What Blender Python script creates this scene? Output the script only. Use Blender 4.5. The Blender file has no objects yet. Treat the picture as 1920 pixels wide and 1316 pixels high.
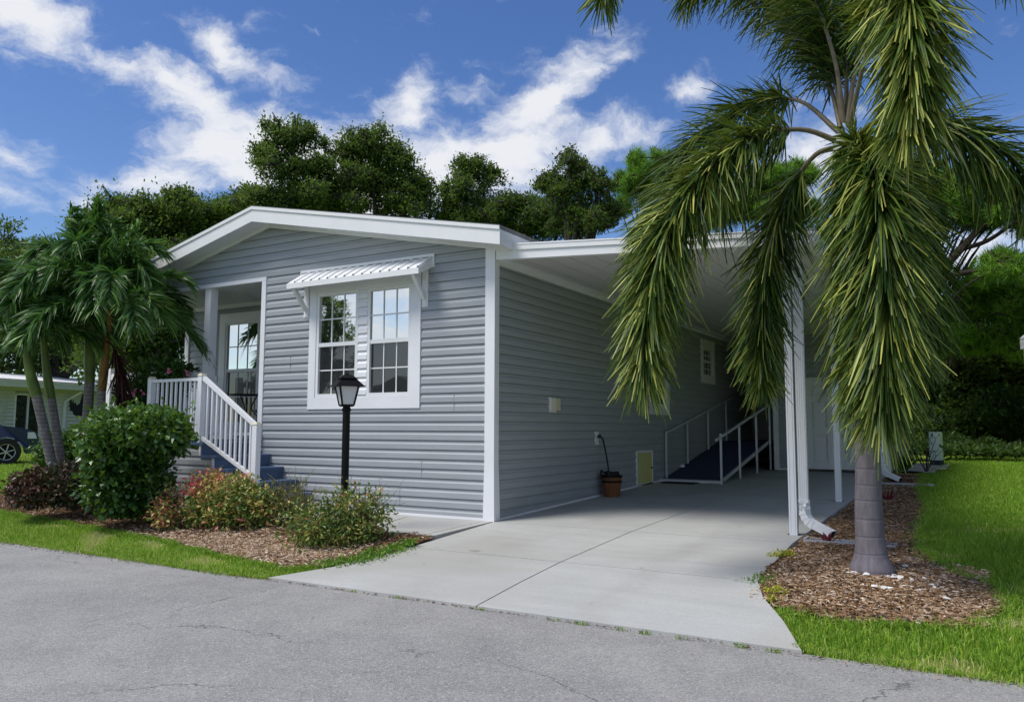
import bpy, math, random
import numpy as np
from mathutils import Matrix, Vector
random.seed(7); rng = np.random.default_rng(11)
R = math.radians
scene = bpy.context.scene
COL = scene.collection

# ------------------------------------------------------------------ camera, light, exposure
CF = 1498.17; W0, H0 = 1920, 1316
_p, _r, _y = .096539, .003263, -.534357
_fw = np.array([math.sin(_y)*math.cos(_p), math.cos(_y)*math.cos(_p), math.sin(_p)])
_rt = np.array([math.cos(_y), -math.sin(_y), 0.]); _up = np.cross(_rt, _fw)
RT = math.cos(_r)*_rt+math.sin(_r)*_up; UP = -math.sin(_r)*_rt+math.cos(_r)*_up
CAM = np.array([4.94119, -7.92840, 1.063])
cd = bpy.data.cameras.new('camera'); cam = bpy.data.objects.new('camera', cd); COL.objects.link(cam)
cd.sensor_width = 36; cd.lens = CF/W0*36; cd.clip_start = .05; cd.clip_end = 2000
mt = Matrix.Identity(4)
for i in range(3):
    mt[i][0] = RT[i]; mt[i][1] = UP[i]; mt[i][2] = -_fw[i]; mt[i][3] = CAM[i]
cam.matrix_world = mt
scene.camera = cam

SUN_EL, SUN_AZ = 58, 218          # degrees; azimuth clockwise from +Y
sd = bpy.data.lights.new('sun', 'SUN'); sun = bpy.data.objects.new('sun', sd); COL.objects.link(sun)
sd.energy = 2.9; sd.angle = R(22); sd.color = (1, .955, .88)
_sdir = Vector((math.sin(R(SUN_AZ))*math.cos(R(SUN_EL)), math.cos(R(SUN_AZ))*math.cos(R(SUN_EL)), math.sin(R(SUN_EL))))
sun.rotation_euler = _sdir.to_track_quat('Z', 'Y').to_euler()
scene.view_settings.view_transform = 'Standard'; scene.view_settings.look = 'None'
scene.view_settings.exposure = 0.26; scene.view_settings.gamma = 1
cy = scene.cycles
cy.max_bounces = 8; cy.diffuse_bounces = 4; cy.glossy_bounces = 3; cy.transmission_bounces = 4; cy.transparent_max_bounces = 6
cy.use_denoising = True; cy.sample_clamp_indirect = 6; cy.caustics_reflective = False; cy.caustics_refractive = False

def ray(x, y): return _fw + RT*(x-960)/CF - UP*(y-658)/CF
def at(x, y, D):                   # point seen at photo position (x, y), D metres away over the ground
    d = ray(x, y); return CAM + d*(D/math.hypot(d[0], d[1]))
def ppm(x, D):                     # photo pixels per metre there
    d = ray(x, 800); return CF/(D/math.hypot(d[0], d[1]))

# ------------------------------------------------------------------ node helpers
def newmat(name):
    m = bpy.data.materials.new(name); m.use_nodes = True
    nt = m.node_tree; nt.nodes.clear()
    out = nt.nodes.new('ShaderNodeOutputMaterial'); b = nt.nodes.new('ShaderNodeBsdfPrincipled')
    nt.links.new(b.outputs[0], out.inputs[0]); return m, nt, b, out
def nd(nt, typ, ins=None, **kw):
    n = nt.nodes.new('ShaderNode'+typ)
    for k, v in kw.items(): setattr(n, k, v)
    for k, v in (ins or {}).items():
        s = n.inputs[k]
        if isinstance(v, bpy.types.NodeSocket): nt.links.new(v, s)
        else: s.default_value = v
    return n
def ramp(nt, fac, stops, interp='LINEAR'):
    n = nt.nodes.new('ShaderNodeValToRGB'); n.color_ramp.interpolation = interp
    e = n.color_ramp.elements
    while len(e) < len(stops): e.new(.5)
    for i, (p, c) in enumerate(stops):
        e[i].position = p
        e[i].color = (c, c, c, 1) if isinstance(c, (int, float)) else (*c, 1)
    nt.links.new(fac, n.inputs[0]); return n.outputs[0]
def mixc(nt, fac, a, b, mode='MIX'):
    n = nt.nodes.new('ShaderNodeMix'); n.data_type = 'RGBA'; n.blend_type = mode
    for s, v in ((n.inputs[0], fac), (n.inputs[6], a), (n.inputs[7], b)):
        if isinstance(v, bpy.types.NodeSocket): nt.links.new(v, s)
        elif isinstance(v, (int, float)): s.default_value = v
        else: s.default_value = (*v, 1)
    return n.outputs[2]
def coords(nt, scale=(1, 1, 1)):
    g = nt.nodes.new('ShaderNodeNewGeometry')
    return nd(nt, 'Mapping', {'Vector': g.outputs['Position'], 'Scale': scale}).outputs[0]
def noise(nt, v, scale, detail=4, rough=.55, dist=0):
    return nd(nt, 'TexNoise', {'Vector': v, 'Scale': scale, 'Detail': detail, 'Roughness': rough, 'Distortion': dist}).outputs[0]
def bump(nt, b, h, s=.3, d=.01):
    n = nd(nt, 'Bump', {'Height': h, 'Strength': s, 'Distance': d}); nt.links.new(n.outputs[0], b.inputs['Normal'])

# ------------------------------------------------------------------ world: sky with clouds
def pix2ae(x, y):
    d = ray(x, y); d = d/np.linalg.norm(d)
    return math.degrees(math.atan2(d[0], d[1])), math.degrees(math.asin(d[2]))
w = bpy.data.worlds.new('World'); scene.world = w; w.use_nodes = True
nt = w.node_tree; nt.nodes.clear()
tc = nd(nt, 'TexCoord'); dirv = tc.outputs['Generated']
sky = nd(nt, 'TexSky', sky_type='NISHITA', sun_disc=False, sun_elevation=R(SUN_EL), sun_rotation=R(SUN_AZ), altitude=0, air_density=1.0, dust_density=.6, ozone_density=3.0)
skyc = nd(nt, 'HueSaturation', {'Color': sky.outputs[0], 'Saturation': 1.22, 'Value': 1.0, 'Hue': .512}).outputs[0]
nt.links.new(dirv, sky.inputs[0]) if sky.inputs else None
sep = nd(nt, 'SeparateXYZ', {0: dirv})
az = nd(nt, 'Math', {0: nd(nt, 'Math', {0: sep.outputs[0], 1: sep.outputs[1]}, operation='ARCTAN2').outputs[0], 1: 57.29578}, operation='MULTIPLY').outputs[0]
el = nd(nt, 'Math', {0: nd(nt, 'Math', {0: sep.outputs[2]}, operation='ARCSINE').outputs[0], 1: 57.29578}, operation='MULTIPLY').outputs[0]
ae = nd(nt, 'CombineXYZ', {0: az, 1: el, 2: 0.}).outputs[0]
wn = nd(nt, 'TexNoise', {'Vector': ae, 'Scale': .13, 'Detail': 7, 'Roughness': .62}).outputs[1]
wv = nd(nt, 'VectorMath', {0: nd(nt, 'VectorMath', {0: wn, 1: (.5, .5, .5)}, operation='SUBTRACT').outputs[0], 1: (6, 5, 0)}, operation='MULTIPLY').outputs[0]
aew = nd(nt, 'VectorMath', {0: ae, 1: wv}, operation='ADD').outputs[0]
blobs = [  # photo x, y, half length, half width (px), angle (deg, counter-clockwise), weight
    (60, 20, 170, 75, -14, 1.1), (175, 85, 130, 42, -32, .9), (20, 90, 60, 25, -20, .6), (30, 290, 110, 48, -6, .9), (20, 360, 80, 30, -20, .7),
    (420, 95, 110, 42, -28, 1.), (520, 140, 90, 40, -10, .75), (400, 220, 190, 62, -25, 1.2), (500, 300, 200, 85, -5, 1.6), (300, 340, 190, 50, 8, 1.0), (160, 375, 60, 30, 20, .7),
    (700, 320, 230, 95, 0, 1.6), (780, 190, 90, 62, 62, 1.0), (860, 270, 120, 70, -10, .9), (870, 170, 90, 38, -4, .7), (1010, 200, 190, 52, 33, 1.2), (960, 300, 170, 80, 20, 1.25),
    (1130, 255, 140, 45, 8, .95), (1150, 120, 90, 28, 25, .6), (1290, 150, 62, 34, 25, .8), (583, 38, 28, 16, 0, .5), (1540, 300, 120, 120, 90, .9), (1790, 480, 190, 60, 20, .9), (470, 40, 40, 16, 60, .35)]
acc = None
for (x, y, a, b, ang, wt) in blobs:
    c = pix2ae(x, y); k = .5*(abs(pix2ae(x+50, y)[0]-pix2ae(x-50, y)[0])+abs(pix2ae(x, y+50)[1]-pix2ae(x, y-50)[1]))/100
    mp = nd(nt, 'Mapping', {'Vector': aew, 'Location': (c[0], c[1], 0), 'Rotation': (0, 0, R(ang)), 'Scale': (a*k*1.5, b*k*1.55, 1)}, vector_type='TEXTURE')
    g = nd(nt, 'TexGradient', {0: mp.outputs[0]}, gradient_type='SPHERICAL').outputs[1]
    g = nd(nt, 'Math', {0: g, 1: wt}, operation='MULTIPLY').outputs[0]
    acc = g if acc is None else nd(nt, 'Math', {0: acc, 1: g, 2: .15}, operation='SMOOTH_MAX').outputs[0]
# general cloud cover away from the photographed part of the sky
gn = nd(nt, 'TexNoise', {'Vector': nd(nt, 'Mapping', {'Vector': dirv, 'Scale': (1, 1, 2.4)}).outputs[0], 'Scale': 2.3, 'Detail': 8, 'Roughness': .58}).outputs[0]
gen = nd(nt, 'MapRange', {0: gn, 1: .40, 2: .58, 3: 0., 4: .8}).outputs[0]
off = nd(nt, 'MapRange', {0: nd(nt, 'Math', {0: nd(nt, 'Math', {0: az, 1: 30.6}, operation='ADD').outputs[0]}, operation='ABSOLUTE').outputs[0], 1: 42., 2: 55., 3: 0., 4: 1.}).outputs[0]
offe = nd(nt, 'MapRange', {0: el, 1: 33., 2: 42., 3: 0., 4: 1.}).outputs[0]
off = nd(nt, 'Math', {0: off, 1: offe}, operation='MAXIMUM').outputs[0]
gen = nd(nt, 'Math', {0: gen, 1: off}, operation='MULTIPLY').outputs[0]
acc = nd(nt, 'Math', {0: acc, 1: gen}, operation='MAXIMUM').outputs[0]
fine = nd(nt, 'TexNoise', {'Vector': nd(nt, 'Mapping', {'Vector': aew, 'Rotation': (0, 0, R(-25)), 'Scale': (.55, 1.15, 1)}).outputs[0], 'Scale': .40, 'Detail': 10, 'Roughness': .64}).outputs[0]
dens = nd(nt, 'Math', {0: acc, 1: nd(nt, 'MapRange', {0: fine, 1: .25, 2: .75, 3: -.62, 4: .26}).outputs[0]}, operation='ADD').outputs[0]
mask = nd(nt, 'MapRange', {0: dens, 1: .02, 2: .86, 3: 0., 4: .93}, interpolation_type='SMOOTHSTEP').outputs[0]
ccol = ramp(nt, nd(nt, 'Math', {0: dens, 1: fine}, operation='MULTIPLY').outputs[0], [(0, (.66, .74, .90)), (.25, (.85, .88, .95)), (.5, (.93, .94, .97))])
bg1 = nd(nt, 'Background', {0: skyc, 1: .112}); bg2 = nd(nt, 'Background', {0: ccol, 1: .80})
mx = nd(nt, 'MixShader', {0: mask, 1: bg1.outputs[0], 2: bg2.outputs[0]})
nt.links.new(mx.outputs[0], nd(nt, 'OutputWorld').inputs[0])
w.cycles.sampling_method = 'MANUAL'; w.cycles.sample_map_resolution = 512

# ------------------------------------------------------------------ mesh builder
class MB:
    def __init__(s): s.V = []; s.F = []; s.n = 0; s.att = []; s.mi = []
    def add(s, v, f, a=None, mi=0):
        v = np.asarray(v, float).reshape(-1, 3); f = np.asarray(f, int)
        s.V.append(v); s.F.append(f+s.n); s.n += len(v)
        s.att.append(np.full(len(f), .5) if a is None else np.broadcast_to(np.asarray(a, float), (len(f),)))
        s.mi.append(np.full(len(f), mi, int)); return s
    def box(s, x0, x1, y0, y1, z0, z1, mi=0):
        v = [(x, y, z) for z in (z0, z1) for x, y in ((x0, y0), (x1, y0), (x1, y1), (x0, y1))]
        return s.hexa(v, mi)
    def hexa(s, v, mi=0):
        return s.add(v, [(0, 3, 2, 1), (4, 5, 6, 7), (0, 1, 5, 4), (1, 2, 6, 5), (2, 3, 7, 6), (3, 0, 4, 7)], mi=mi)
    def bar(s, a, b, w, h, up=(0, 0, 1), mi=0):   # rectangular bar from a to b
        a = np.array(a, float); b = np.array(b, float); t = b-a; t /= np.linalg.norm(t)
        u = np.array(up, float); sd_ = np.cross(t, u)
        if np.linalg.norm(sd_) < 1e-4: sd_ = np.cross(t, (0, 1, 0))
        sd_ /= np.linalg.norm(sd_); u = np.cross(sd_, t)
        q = [(-w/2, -h/2), (w/2, -h/2), (w/2, h/2), (-w/2, h/2)]
        return s.hexa([p+sd_*i+u*j for p in (a, b) for i, j in q][0:8], mi)
    def tube(s, pts, rad, n=8, mi=0, cap=True):
        pts = np.array(pts, float); m = len(pts); rad = np.broadcast_to(rad, (m,))
        T = np.gradient(pts, axis=0); T /= np.linalg.norm(T, axis=1)[:, None]+1e-9
        ref = np.array((0, 0, 1.)) if abs(T[0][2]) < .9 else np.array((1., 0, 0))
        vs = []; u = np.cross(T[0], ref); u /= np.linalg.norm(u)
        for i in range(m):
            u = u-T[i]*(u@T[i]); u /= np.linalg.norm(u)+1e-9; v = np.cross(T[i], u)
            for k in range(n):
                an = 2*math.pi*k/n; vs.append(pts[i]+rad[i]*(math.cos(an)*u+math.sin(an)*v))
        f = [(i*n+k, i*n+(k+1) % n, (i+1)*n+(k+1) % n, (i+1)*n+k) for i in range(m-1) for k in range(n)]
        s.add(vs, f, mi=mi)
        if cap and n >= 3:
            for i, flip in ((0, 1), (m-1, 0)):
                c = [vs[i*n+k] for k in range(n)]; cc = np.mean(c, axis=0)
                idx = [(k, (k+1) % n, n, n) if not flip else ((k+1) % n, k, n, n) for k in range(n)]
                s.add(c+[cc], [(a_, b_, c_) for a_, b_, c_, _ in idx], mi=mi)
        return s
    def lathe(s, c, prof, n=20, mi=0):
        vs = [(c[0]+r_*math.cos(2*math.pi*k/n), c[1]+r_*math.sin(2*math.pi*k/n), c[2]+z) for r_, z in prof for k in range(n)]
        f = [(i*n+k, i*n+(k+1) % n, (i+1)*n+(k+1) % n, (i+1)*n+k) for i in range(len(prof)-1) for k in range(n)]
        return s.add(vs, f, mi=mi)
    def build(s, name, mats, parent=None, smooth=False, origin=None):
        me = bpy.data.meshes.new(name); o = bpy.data.objects.new(name, me); COL.objects.link(o)
        org = np.zeros(3) if parent is None else np.array(parent['_o'] if '_o' in parent else (0, 0, 0))
        if parent is None and origin is not None: org = np.array(origin, float)
        V = np.vstack(s.V)-org
        loops = []; st = []; k = 0
        for f in s.F:
            nn = f.shape[1]; loops.append(f.ravel()); st.append(k+np.arange(len(f))*nn); k += f.size
        loops = np.concatenate(loops); st = np.concatenate(st)
        me.vertices.add(len(V)); me.vertices.foreach_set('co', V.ravel())
        me.loops.add(len(loops)); me.loops.foreach_set('vertex_index', loops.astype(np.int32))
        me.polygons.add(len(st)); me.polygons.foreach_set('loop_start', st.astype(np.int32))
        if not isinstance(mats, (list, tuple)): mats = [mats]
        for m in mats: me.materials.append(m)
        me.polygons.foreach_set('material_index', np.concatenate(s.mi).astype(np.int32))
        me.update(calc_edges=True)
        a = me.attributes.new('rnd', 'FLOAT', 'FACE'); a.data.foreach_set('value', np.concatenate(s.att).astype(np.float32))
        me.polygons.foreach_set('use_smooth', np.full(len(st), bool(smooth)))
        me.update()
        if parent is not None: o.parent = parent; o['_o'] = [float(q) for q in org]
        elif origin is not None: o.location = origin; o['_o'] = [float(q) for q in org]
        return o
def thing(name, label, cat, loc, group=None):
    o = bpy.data.objects.new(name, None); COL.objects.link(o); o.location = loc; o.empty_display_size = .2
    o['_o'] = [float(q) for q in loc]; tag(o, label, cat, group); return o
def tag(o, label, cat, group=None, kind=None):
    o['label'] = label; o['category'] = cat
    if group: o['group'] = group
    if kind: o['kind'] = kind
    return o
def structure(o, label=None):
    o['kind'] = 'structure'
    if label: o['label'] = label
    return o
def copytree(src, loc, label=None, rotz=0, scale=1):
    r_ = src.copy(); COL.objects.link(r_); r_.location = loc; r_.rotation_euler = (0, 0, rotz); r_.scale = (scale,)*3
    if label: r_['label'] = label
    for ch in src.children:
        c = ch.copy(); COL.objects.link(c); c.parent = r_
        for g_ in ch.children:
            d_ = g_.copy(); COL.objects.link(d_); d_.parent = c
    return r_

# ------------------------------------------------------------------ materials
def simple(name, col, rough=.6, metal=0, spec=.4, var=0, vs=3, bmp=0, bs=60):
    m, nt, b, o = newmat(name)
    b.inputs['Roughness'].default_value = rough; b.inputs['Metallic'].default_value = metal; b.inputs['Specular IOR Level'].default_value = spec
    b.inputs['Base Color'].default_value = (*col, 1)
    if var:
        v = coords(nt); n = noise(nt, v, vs, 5, .6)
        c = mixc(nt, ramp(nt, n, [(.3, 0.), (.7, 1.)]), tuple(q*(1-var) for q in col), tuple(min(1, q*(1+var)) for q in col))
        nt.links.new(c, b.inputs['Base Color'])
    if bmp: bump(nt, b, noise(nt, coords(nt), bs, 3), bmp, .004)
    return m
M = {}
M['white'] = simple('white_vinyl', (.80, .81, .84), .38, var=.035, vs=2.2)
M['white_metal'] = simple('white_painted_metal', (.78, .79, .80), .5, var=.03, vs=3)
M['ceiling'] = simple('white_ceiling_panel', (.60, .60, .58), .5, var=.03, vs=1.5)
M['black'] = simple('black_metal', (.004, .004, .0045), .5, spec=.2)
M['dark'] = simple('dark_interior', (.012, .013, .015), .8)
M['blue'] = simple('blue_painted_boards', (.085, .14, .245), .55, var=.12, vs=6, bmp=.15)
M['ramp'] = simple('dark_blue_ramp_coating', (.028, .04, .10), .75, var=.15, vs=8, bmp=.4, bs=200)
M['yellow'] = simple('cream_yellow_panel', (.60, .58, .24), .5, var=.05)
M['beige'] = simple('beige_plastic', (.62, .58, .42), .4, var=.05)
M['wood'] = simple('varnished_wood', (.20, .075, .025), .35, var=.35, vs=14)
M['rubber'] = simple('black_rubber', (.012, .012, .013), .5)
M['door'] = simple('white_door_paint', (.82, .83, .85), .4, var=.02)
M['brass'] = simple('dark_bronze', (.05, .04, .03), .3, metal=.8)
M['alu'] = simple('aluminium_rail', (.62, .64, .68), .35, metal=.25, var=.05)
M['carblue'] = simple('dark_blue_car_paint', (.010, .020, .085), .22, spec=.6)
M['tyre'] = simple('tyre_rubber', (.015, .015, .015), .75)
M['rim'] = simple('alloy_rim', (.5, .51, .53), .3, metal=.7)
M['lens'] = simple('headlight_lens', (.75, .76, .78), .1, spec=.8)
M['palegreen'] = simple('pale_green_siding_paint', (.60, .63, .53), .6, var=.04)
M['roofwhite'] = simple('white_shingle_roof', (.78, .78, .78), .6, var=.1, vs=5)
M['rooster'] = simple('black_iron', (.01, .01, .012), .6)
M['brownroof'] = simple('brown_drip_edge', (.10, .09, .085), .7)
M['ped'] = simple('pale_green_utility_box', (.74, .84, .78), .45, var=.05)
M['pedbase'] = simple('dark_utility_base', (.03, .04, .06), .6)
M['oldpost'] = simple('weathered_white_paint', (.62, .62, .56), .8, var=.3, vs=25)
M['troughc'] = simple('grey_concrete_trough', (.40, .41, .42), .8, var=.15, vs=12, bmp=.3)
M['shell'] = simple('white_shell_rock', (.76, .74, .70), .8, var=.1, vs=30)
M['mat'] = simple('black_rubber_mat', (.01, .01, .012), .9)
M['pink'] = simple('pink_petal', (.75, .22, .35), .6)
M['solarglass'] = simple('frosted_lamp_glass', (.70, .70, .74), .45, spec=.6)
M['shingle'] = simple('grey_roof_shingle', (.18, .18, .18), .85, var=.2, vs=10)

def siding_mat(name, base, var):
    m, nt, b, o = newmat(name)
    g = nt.nodes.new('ShaderNodeNewGeometry')
    v = nd(nt, 'Mapping', {'Vector': g.outputs['Position'], 'Scale': (1.1, 1.1, 8.75)}).outputs[0]
    # each course has its own slight tint; soft blotches along it
    sp = nd(nt, 'SeparateXYZ', {0: g.outputs['Position']})
    co = nd(nt, 'Math', {0: nd(nt, 'Math', {0: sp.outputs[2], 1: .1143}, operation='DIVIDE').outputs[0]}, operation='FLOOR').outputs[0]
    wn = nd(nt, 'TexWhiteNoise', {1: co}, noise_dimensions='1D').outputs[0]
    n = noise(nt, v, 1.6, 4, .6); n2 = noise(nt, coords(nt, (3, 3, 90)), 4, 3, .6)
    n3 = noise(nt, coords(nt), .45, 3, .5)
    a = nd(nt, 'Math', {0: nd(nt, 'Math', {0: n, 1: .8}, operation='MULTIPLY').outputs[0], 1: nd(nt, 'Math', {0: wn, 1: .10}, operation='MULTIPLY').outputs[0]}, operation='ADD').outputs[0]
    a = nd(nt, 'Math', {0: a, 1: nd(nt, 'Math', {0: n2, 1: .22}, operation='MULTIPLY').outputs[0]}, operation='ADD').outputs[0]
    c = mixc(nt, ramp(nt, a, [(.38, 0.), (.85, 1.)]), tuple(q*(1-var) for q in base), tuple(q*(1+var) for q in base))
    c = mixc(nt, ramp(nt, n3, [(.3, 0.), (.75, .30)]), c, (base[0]*1.09, base[1]*.98, base[2]*.98))
    nt.links.new(c, b.inputs['Base Color']); b.inputs['Roughness'].default_value = .5; b.inputs['Specular IOR Level'].default_value = .35
    bump(nt, b, n2, .12, .002); return m
M['siding'] = siding_mat('grey_vinyl_siding', (.345, .375, .40), .09)

def glass_mat(name, refl, base):
    m, nt, b, o = newmat(name)
    b.inputs['Base Color'].default_value = (*base, 1); b.inputs['Roughness'].default_value = .25
    gl = nd(nt, 'BsdfGlossy', {'Color': (.92, .95, .93, 1), 'Roughness': .015})
    bn = nd(nt, 'Bump', {'Height': noise(nt, coords(nt), 1.6, 2), 'Strength': .10, 'Distance': .01}); nt.links.new(bn.outputs[0], gl.inputs['Normal'])
    fr = nd(nt, 'Fresnel', {0: 1.5}); f = nd(nt, 'Math', {0: fr.outputs[0], 1: refl}, operation='ADD').outputs[0]
    mx = nd(nt, 'MixShader', {0: f, 1: b.outputs[0], 2: gl.outputs[0]}); nt.links.new(mx.outputs[0], o.inputs[0]); return m
M['glass'] = glass_mat('window_glass', .80, (.01, .012, .012)); M['screen'] = glass_mat('screened_window_glass', .04, (.008, .009, .012))

def leafmat(name, stops, rough=.45, trans=.25, spec=.4, tcol=None):
    m, nt, b, o = newmat(name)
    at_ = nd(nt, 'Attribute', attribute_name='rnd')
    c = ramp(nt, at_.outputs['Fac'], stops)
    nt.links.new(c, b.inputs['Base Color']); b.inputs['Roughness'].default_value = rough; b.inputs['Specular IOR Level'].default_value = spec
    if trans:
        t = nd(nt, 'BsdfTranslucent', {'Color': mixc(nt, .6, c, tcol or (.25, .40, .04))})
        mx = nd(nt, 'MixShader', {0: trans, 1: b.outputs[0], 2: t.outputs[0]}); nt.links.new(mx.outputs[0], o.inputs[0])
    return m
M['foxleaf'] = leafmat('foxtail_palm_leaflets', [(0, (.008, .030, .008)), (.42, (.028, .075, .012)), (.70, (.12, .19, .025)), (1, (.46, .48, .11))], .45, .16, .32, (.30, .38, .03))
M['xleaf'] = leafmat('christmas_palm_leaflets', [(0, (.016, .055, .014)), (.5, (.04, .12, .024)), (1, (.18, .32, .07))], .42, .24, .4, (.15, .35, .04))
M['oakleaf'] = leafmat('oak_leaves', [(0, (.028, .060, .016)), (.5, (.075, .135, .028)), (1, (.19, .26, .06))], .6, .38, .25)
M['brightleaf'] = leafmat('bright_tree_leaves', [(0, (.025, .06, .012)), (.5, (.06, .125, .02)), (1, (.13, .21, .04))], .5, .25, .35)
M['pineleaf'] = leafmat('pine_needles', [(0, (.05, .13, .018)), (.5, (.14, .31, .035)), (1, (.30, .50, .07))], .5, .42, .3, (.30, .55, .05))
M['shrubleaf'] = leafmat('hibiscus_shrub_leaves', [(0, (.014, .05, .010)), (.5, (.045, .13, .02)), (1, (.16, .30, .05))], .36, .2, .55)
M['redleaf'] = leafmat('red_and_green_ixora_leaves', [(0, (.05, .13, .02)), (.32, (.14, .24, .04)), (.48, (.46, .46, .11)), (.66, (.72, .52, .20)), (.82, (.72, .22, .18)), (1, (.75, .12, .16))], .45, .18, .4, (.35, .22, .08))
M['yelleaf'] = leafmat('yellow_green_shrub_leaves', [(0, (.04, .11, .02)), (.40, (.12, .22, .035)), (.7, (.38, .40, .10)), (.92, (.62, .50, .18)), (1, (.60, .18, .12))], .45, .2, .4, (.35, .35, .08))
M['croton'] = leafmat('dark_purple_croton_leaves', [(0, (.014, .045, .012)), (.45, (.05, .055, .02)), (.75, (.17, .06, .055)), (1, (.34, .13, .14))], .4, .1, .5, (.2, .1, .04))
M['cordy'] = leafmat('dark_red_cordyline_leaves', [(0, (.03, .01, .012)), (1, (.22, .02, .03))], .35, .1, .5, (.4, .03, .03))
M['yellowplant'] = leafmat('yellow_green_groundcover', [(0, (.25, .30, .03)), (1, (.55, .55, .05))], .5, .3, .3, (.5, .5, .05))
M['greenplant'] = leafmat('fresh_green_groundcover', [(0, (.06, .16, .02)), (1, (.22, .38, .05))], .5, .3, .3)
M['deadleaf'] = leafmat('dead_brown_frond', [(0, (.02, .008, .008)), (1, (.09, .035, .03))], .7, .05, .2, (.1, .05, .03))
M['grass'] = leafmat('lawn_grass', [(0, (.10, .22, .02)), (.5, (.22, .40, .035)), (.85, (.42, .56, .07)), (1, (.62, .55, .28))], .5, .3, .3, (.22, .42, .03))
M['mulchchip'] = leafmat('wood_mulch_chips', [(0, (.06, .035, .02)), (.3, (.17, .10, .055)), (.5, (.27, .155, .075)), (.75, (.38, .28, .19)), (1, (.58, .50, .42))], .85, 0, .15)
M['palechip'] = leafmat('pale_chips', [(0, (.16, .085, .04)), (.35, (.35, .22, .12)), (1, (.80, .68, .54))], .85, 0, .15)
M['twig'] = leafmat('bare_twigs', [(0, (.14, .12, .05)), (1, (.24, .22, .09))], .8, 0, .1)

def bark(name, c1, c2, ring=0, rs=10):
    m, nt, b, o = newmat(name)
    v = coords(nt); n = noise(nt, coords(nt, (1, 1, .25)), 26, 5, .65)
    c = mixc(nt, ramp(nt, n, [(.3, 0.), (.7, 1.)]), c1, c2); h = n
    if ring:
        sp = nd(nt, 'SeparateXYZ', {0: v}); zz = nd(nt, 'Math', {0: sp.outputs[2], 1: nd(nt, 'Math', {0: noise(nt, v, 1.5, 2), 1: .05}, operation='MULTIPLY').outputs[0]}, operation='ADD').outputs[0]
        wv_ = nd(nt, 'TexWave', {'Vector': nd(nt, 'CombineXYZ', {2: zz}).outputs[0], 'Scale': rs, 'Distortion': 2.6, 'Detail': 3, 'Detail Scale': 1.2}, bands_direction='Z').outputs[1]
        rr = ramp(nt, wv_, [(.0, .45 if ring > 1 else 0.), (.05, .75), (.08 if ring > 1 else .11, 1.)])
        c = mixc(nt, rr, tuple(q*ring for q in c1), c); h = nd(nt, 'Math', {0: n, 1: rr}, operation='ADD').outputs[0]
    nt.links.new(c, b.inputs['Base Color']); b.inputs['Roughness'].default_value = .85; b.inputs['Specular IOR Level'].default_value = .2
    bump(nt, b, h, .5, .01); return m
M['foxbark'] = bark('grey_palm_trunk', (.135, .120, .135), (.225, .205, .225), 1.28, 2.4)
M['xbark'] = bark('ringed_palm_trunk', (.17, .155, .145), (.30, .28, .265), .5, 5.5)
M['bark'] = bark('oak_bark', (.035, .03, .025), (.09, .08, .07))
M['pinebark'] = bark('pine_bark', (.02, .015, .012), (.06, .045, .035))
M['shaft'] = simple('green_crownshaft', (.10, .16, .025), .4, var=.3, vs=5)
M['shaftgrey'] = simple('waxy_white_crownshaft', (.38, .42, .36), .5, var=.25, vs=8)
M['shaftorange'] = simple('orange_brown_crownshaft', (.22, .12, .02), .5, var=.3, vs=6)
M['rachis'] = simple('palm_leaf_stalk', (.17, .14, .09), .5, var=.25, vs=10)
M['rachisg'] = simple('green_leaf_stalk', (.08, .14, .03), .5, var=.2, vs=10)

def concrete():
    m, nt, b, o = newmat('brushed_concrete')
    v = coords(nt); n1 = noise(nt, v, .7, 6, .6); n2 = noise(nt, v, 60, 4, .7); n3 = noise(nt, coords(nt, (.6, 5, 1)), 1.4, 5, .65)
    c = mixc(nt, ramp(nt, n1, [(.3, 0.), (.7, 1.)]), (.39, .40, .395), (.49, .50, .485))
    c = mixc(nt, ramp(nt, n3, [(.35, 0.), (.75, .5)]), c, (.34, .345, .33))
    n4 = noise(nt, v, .38, 3, .5, .8); c = mixc(nt, ramp(nt, n4, [(.48, 0.), (.62, .55)]), c, (.34, .33, .29))
    sx_ = nd(nt, 'SeparateXYZ', {0: nd(nt, 'VectorMath', {0: v, 1: nd(nt, 'VectorMath', {0: nd(nt, 'TexNoise', {'Vector': v, 'Scale': .5, 'Detail': 2}).outputs[1], 1: (.35, .35, 0)}, operation='MULTIPLY').outputs[0]}, operation='ADD').outputs[0]})
    for xc in (1.15, 2.75):
        dd_ = nd(nt, 'Math', {0: nd(nt, 'Math', {0: sx_.outputs[0], 1: xc}, operation='SUBTRACT').outputs[0]}, operation='ABSOLUTE').outputs[0]
        tk_ = nd(nt, 'Math', {0: ramp(nt, dd_, [(.06, .32), (.20, 0.)]), 1: ramp(nt, noise(nt, v, 2.2, 4, .6), [(.35, 0.), (.65, 1.)])}, operation='MULTIPLY').outputs[0]
        c = mixc(nt, tk_, c, (.30, .295, .28))
    n5 = noise(nt, v, 5.5, 2, .5); c = mixc(nt, ramp(nt, n5, [(.73, 0.), (.76, .5)]), c, (.16, .15, .13))
    c = mixc(nt, ramp(nt, n2, [(.3, .3), (.55, 0.)]), c, (.24, .24, .23))
    nt.links.new(c, b.inputs['Base Color']); b.inputs['Roughness'].default_value = .75; b.inputs['Specular IOR Level'].default_value = .3
    bump(nt, b, n2, .15, .003); return m
M['concrete'] = concrete()
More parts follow.
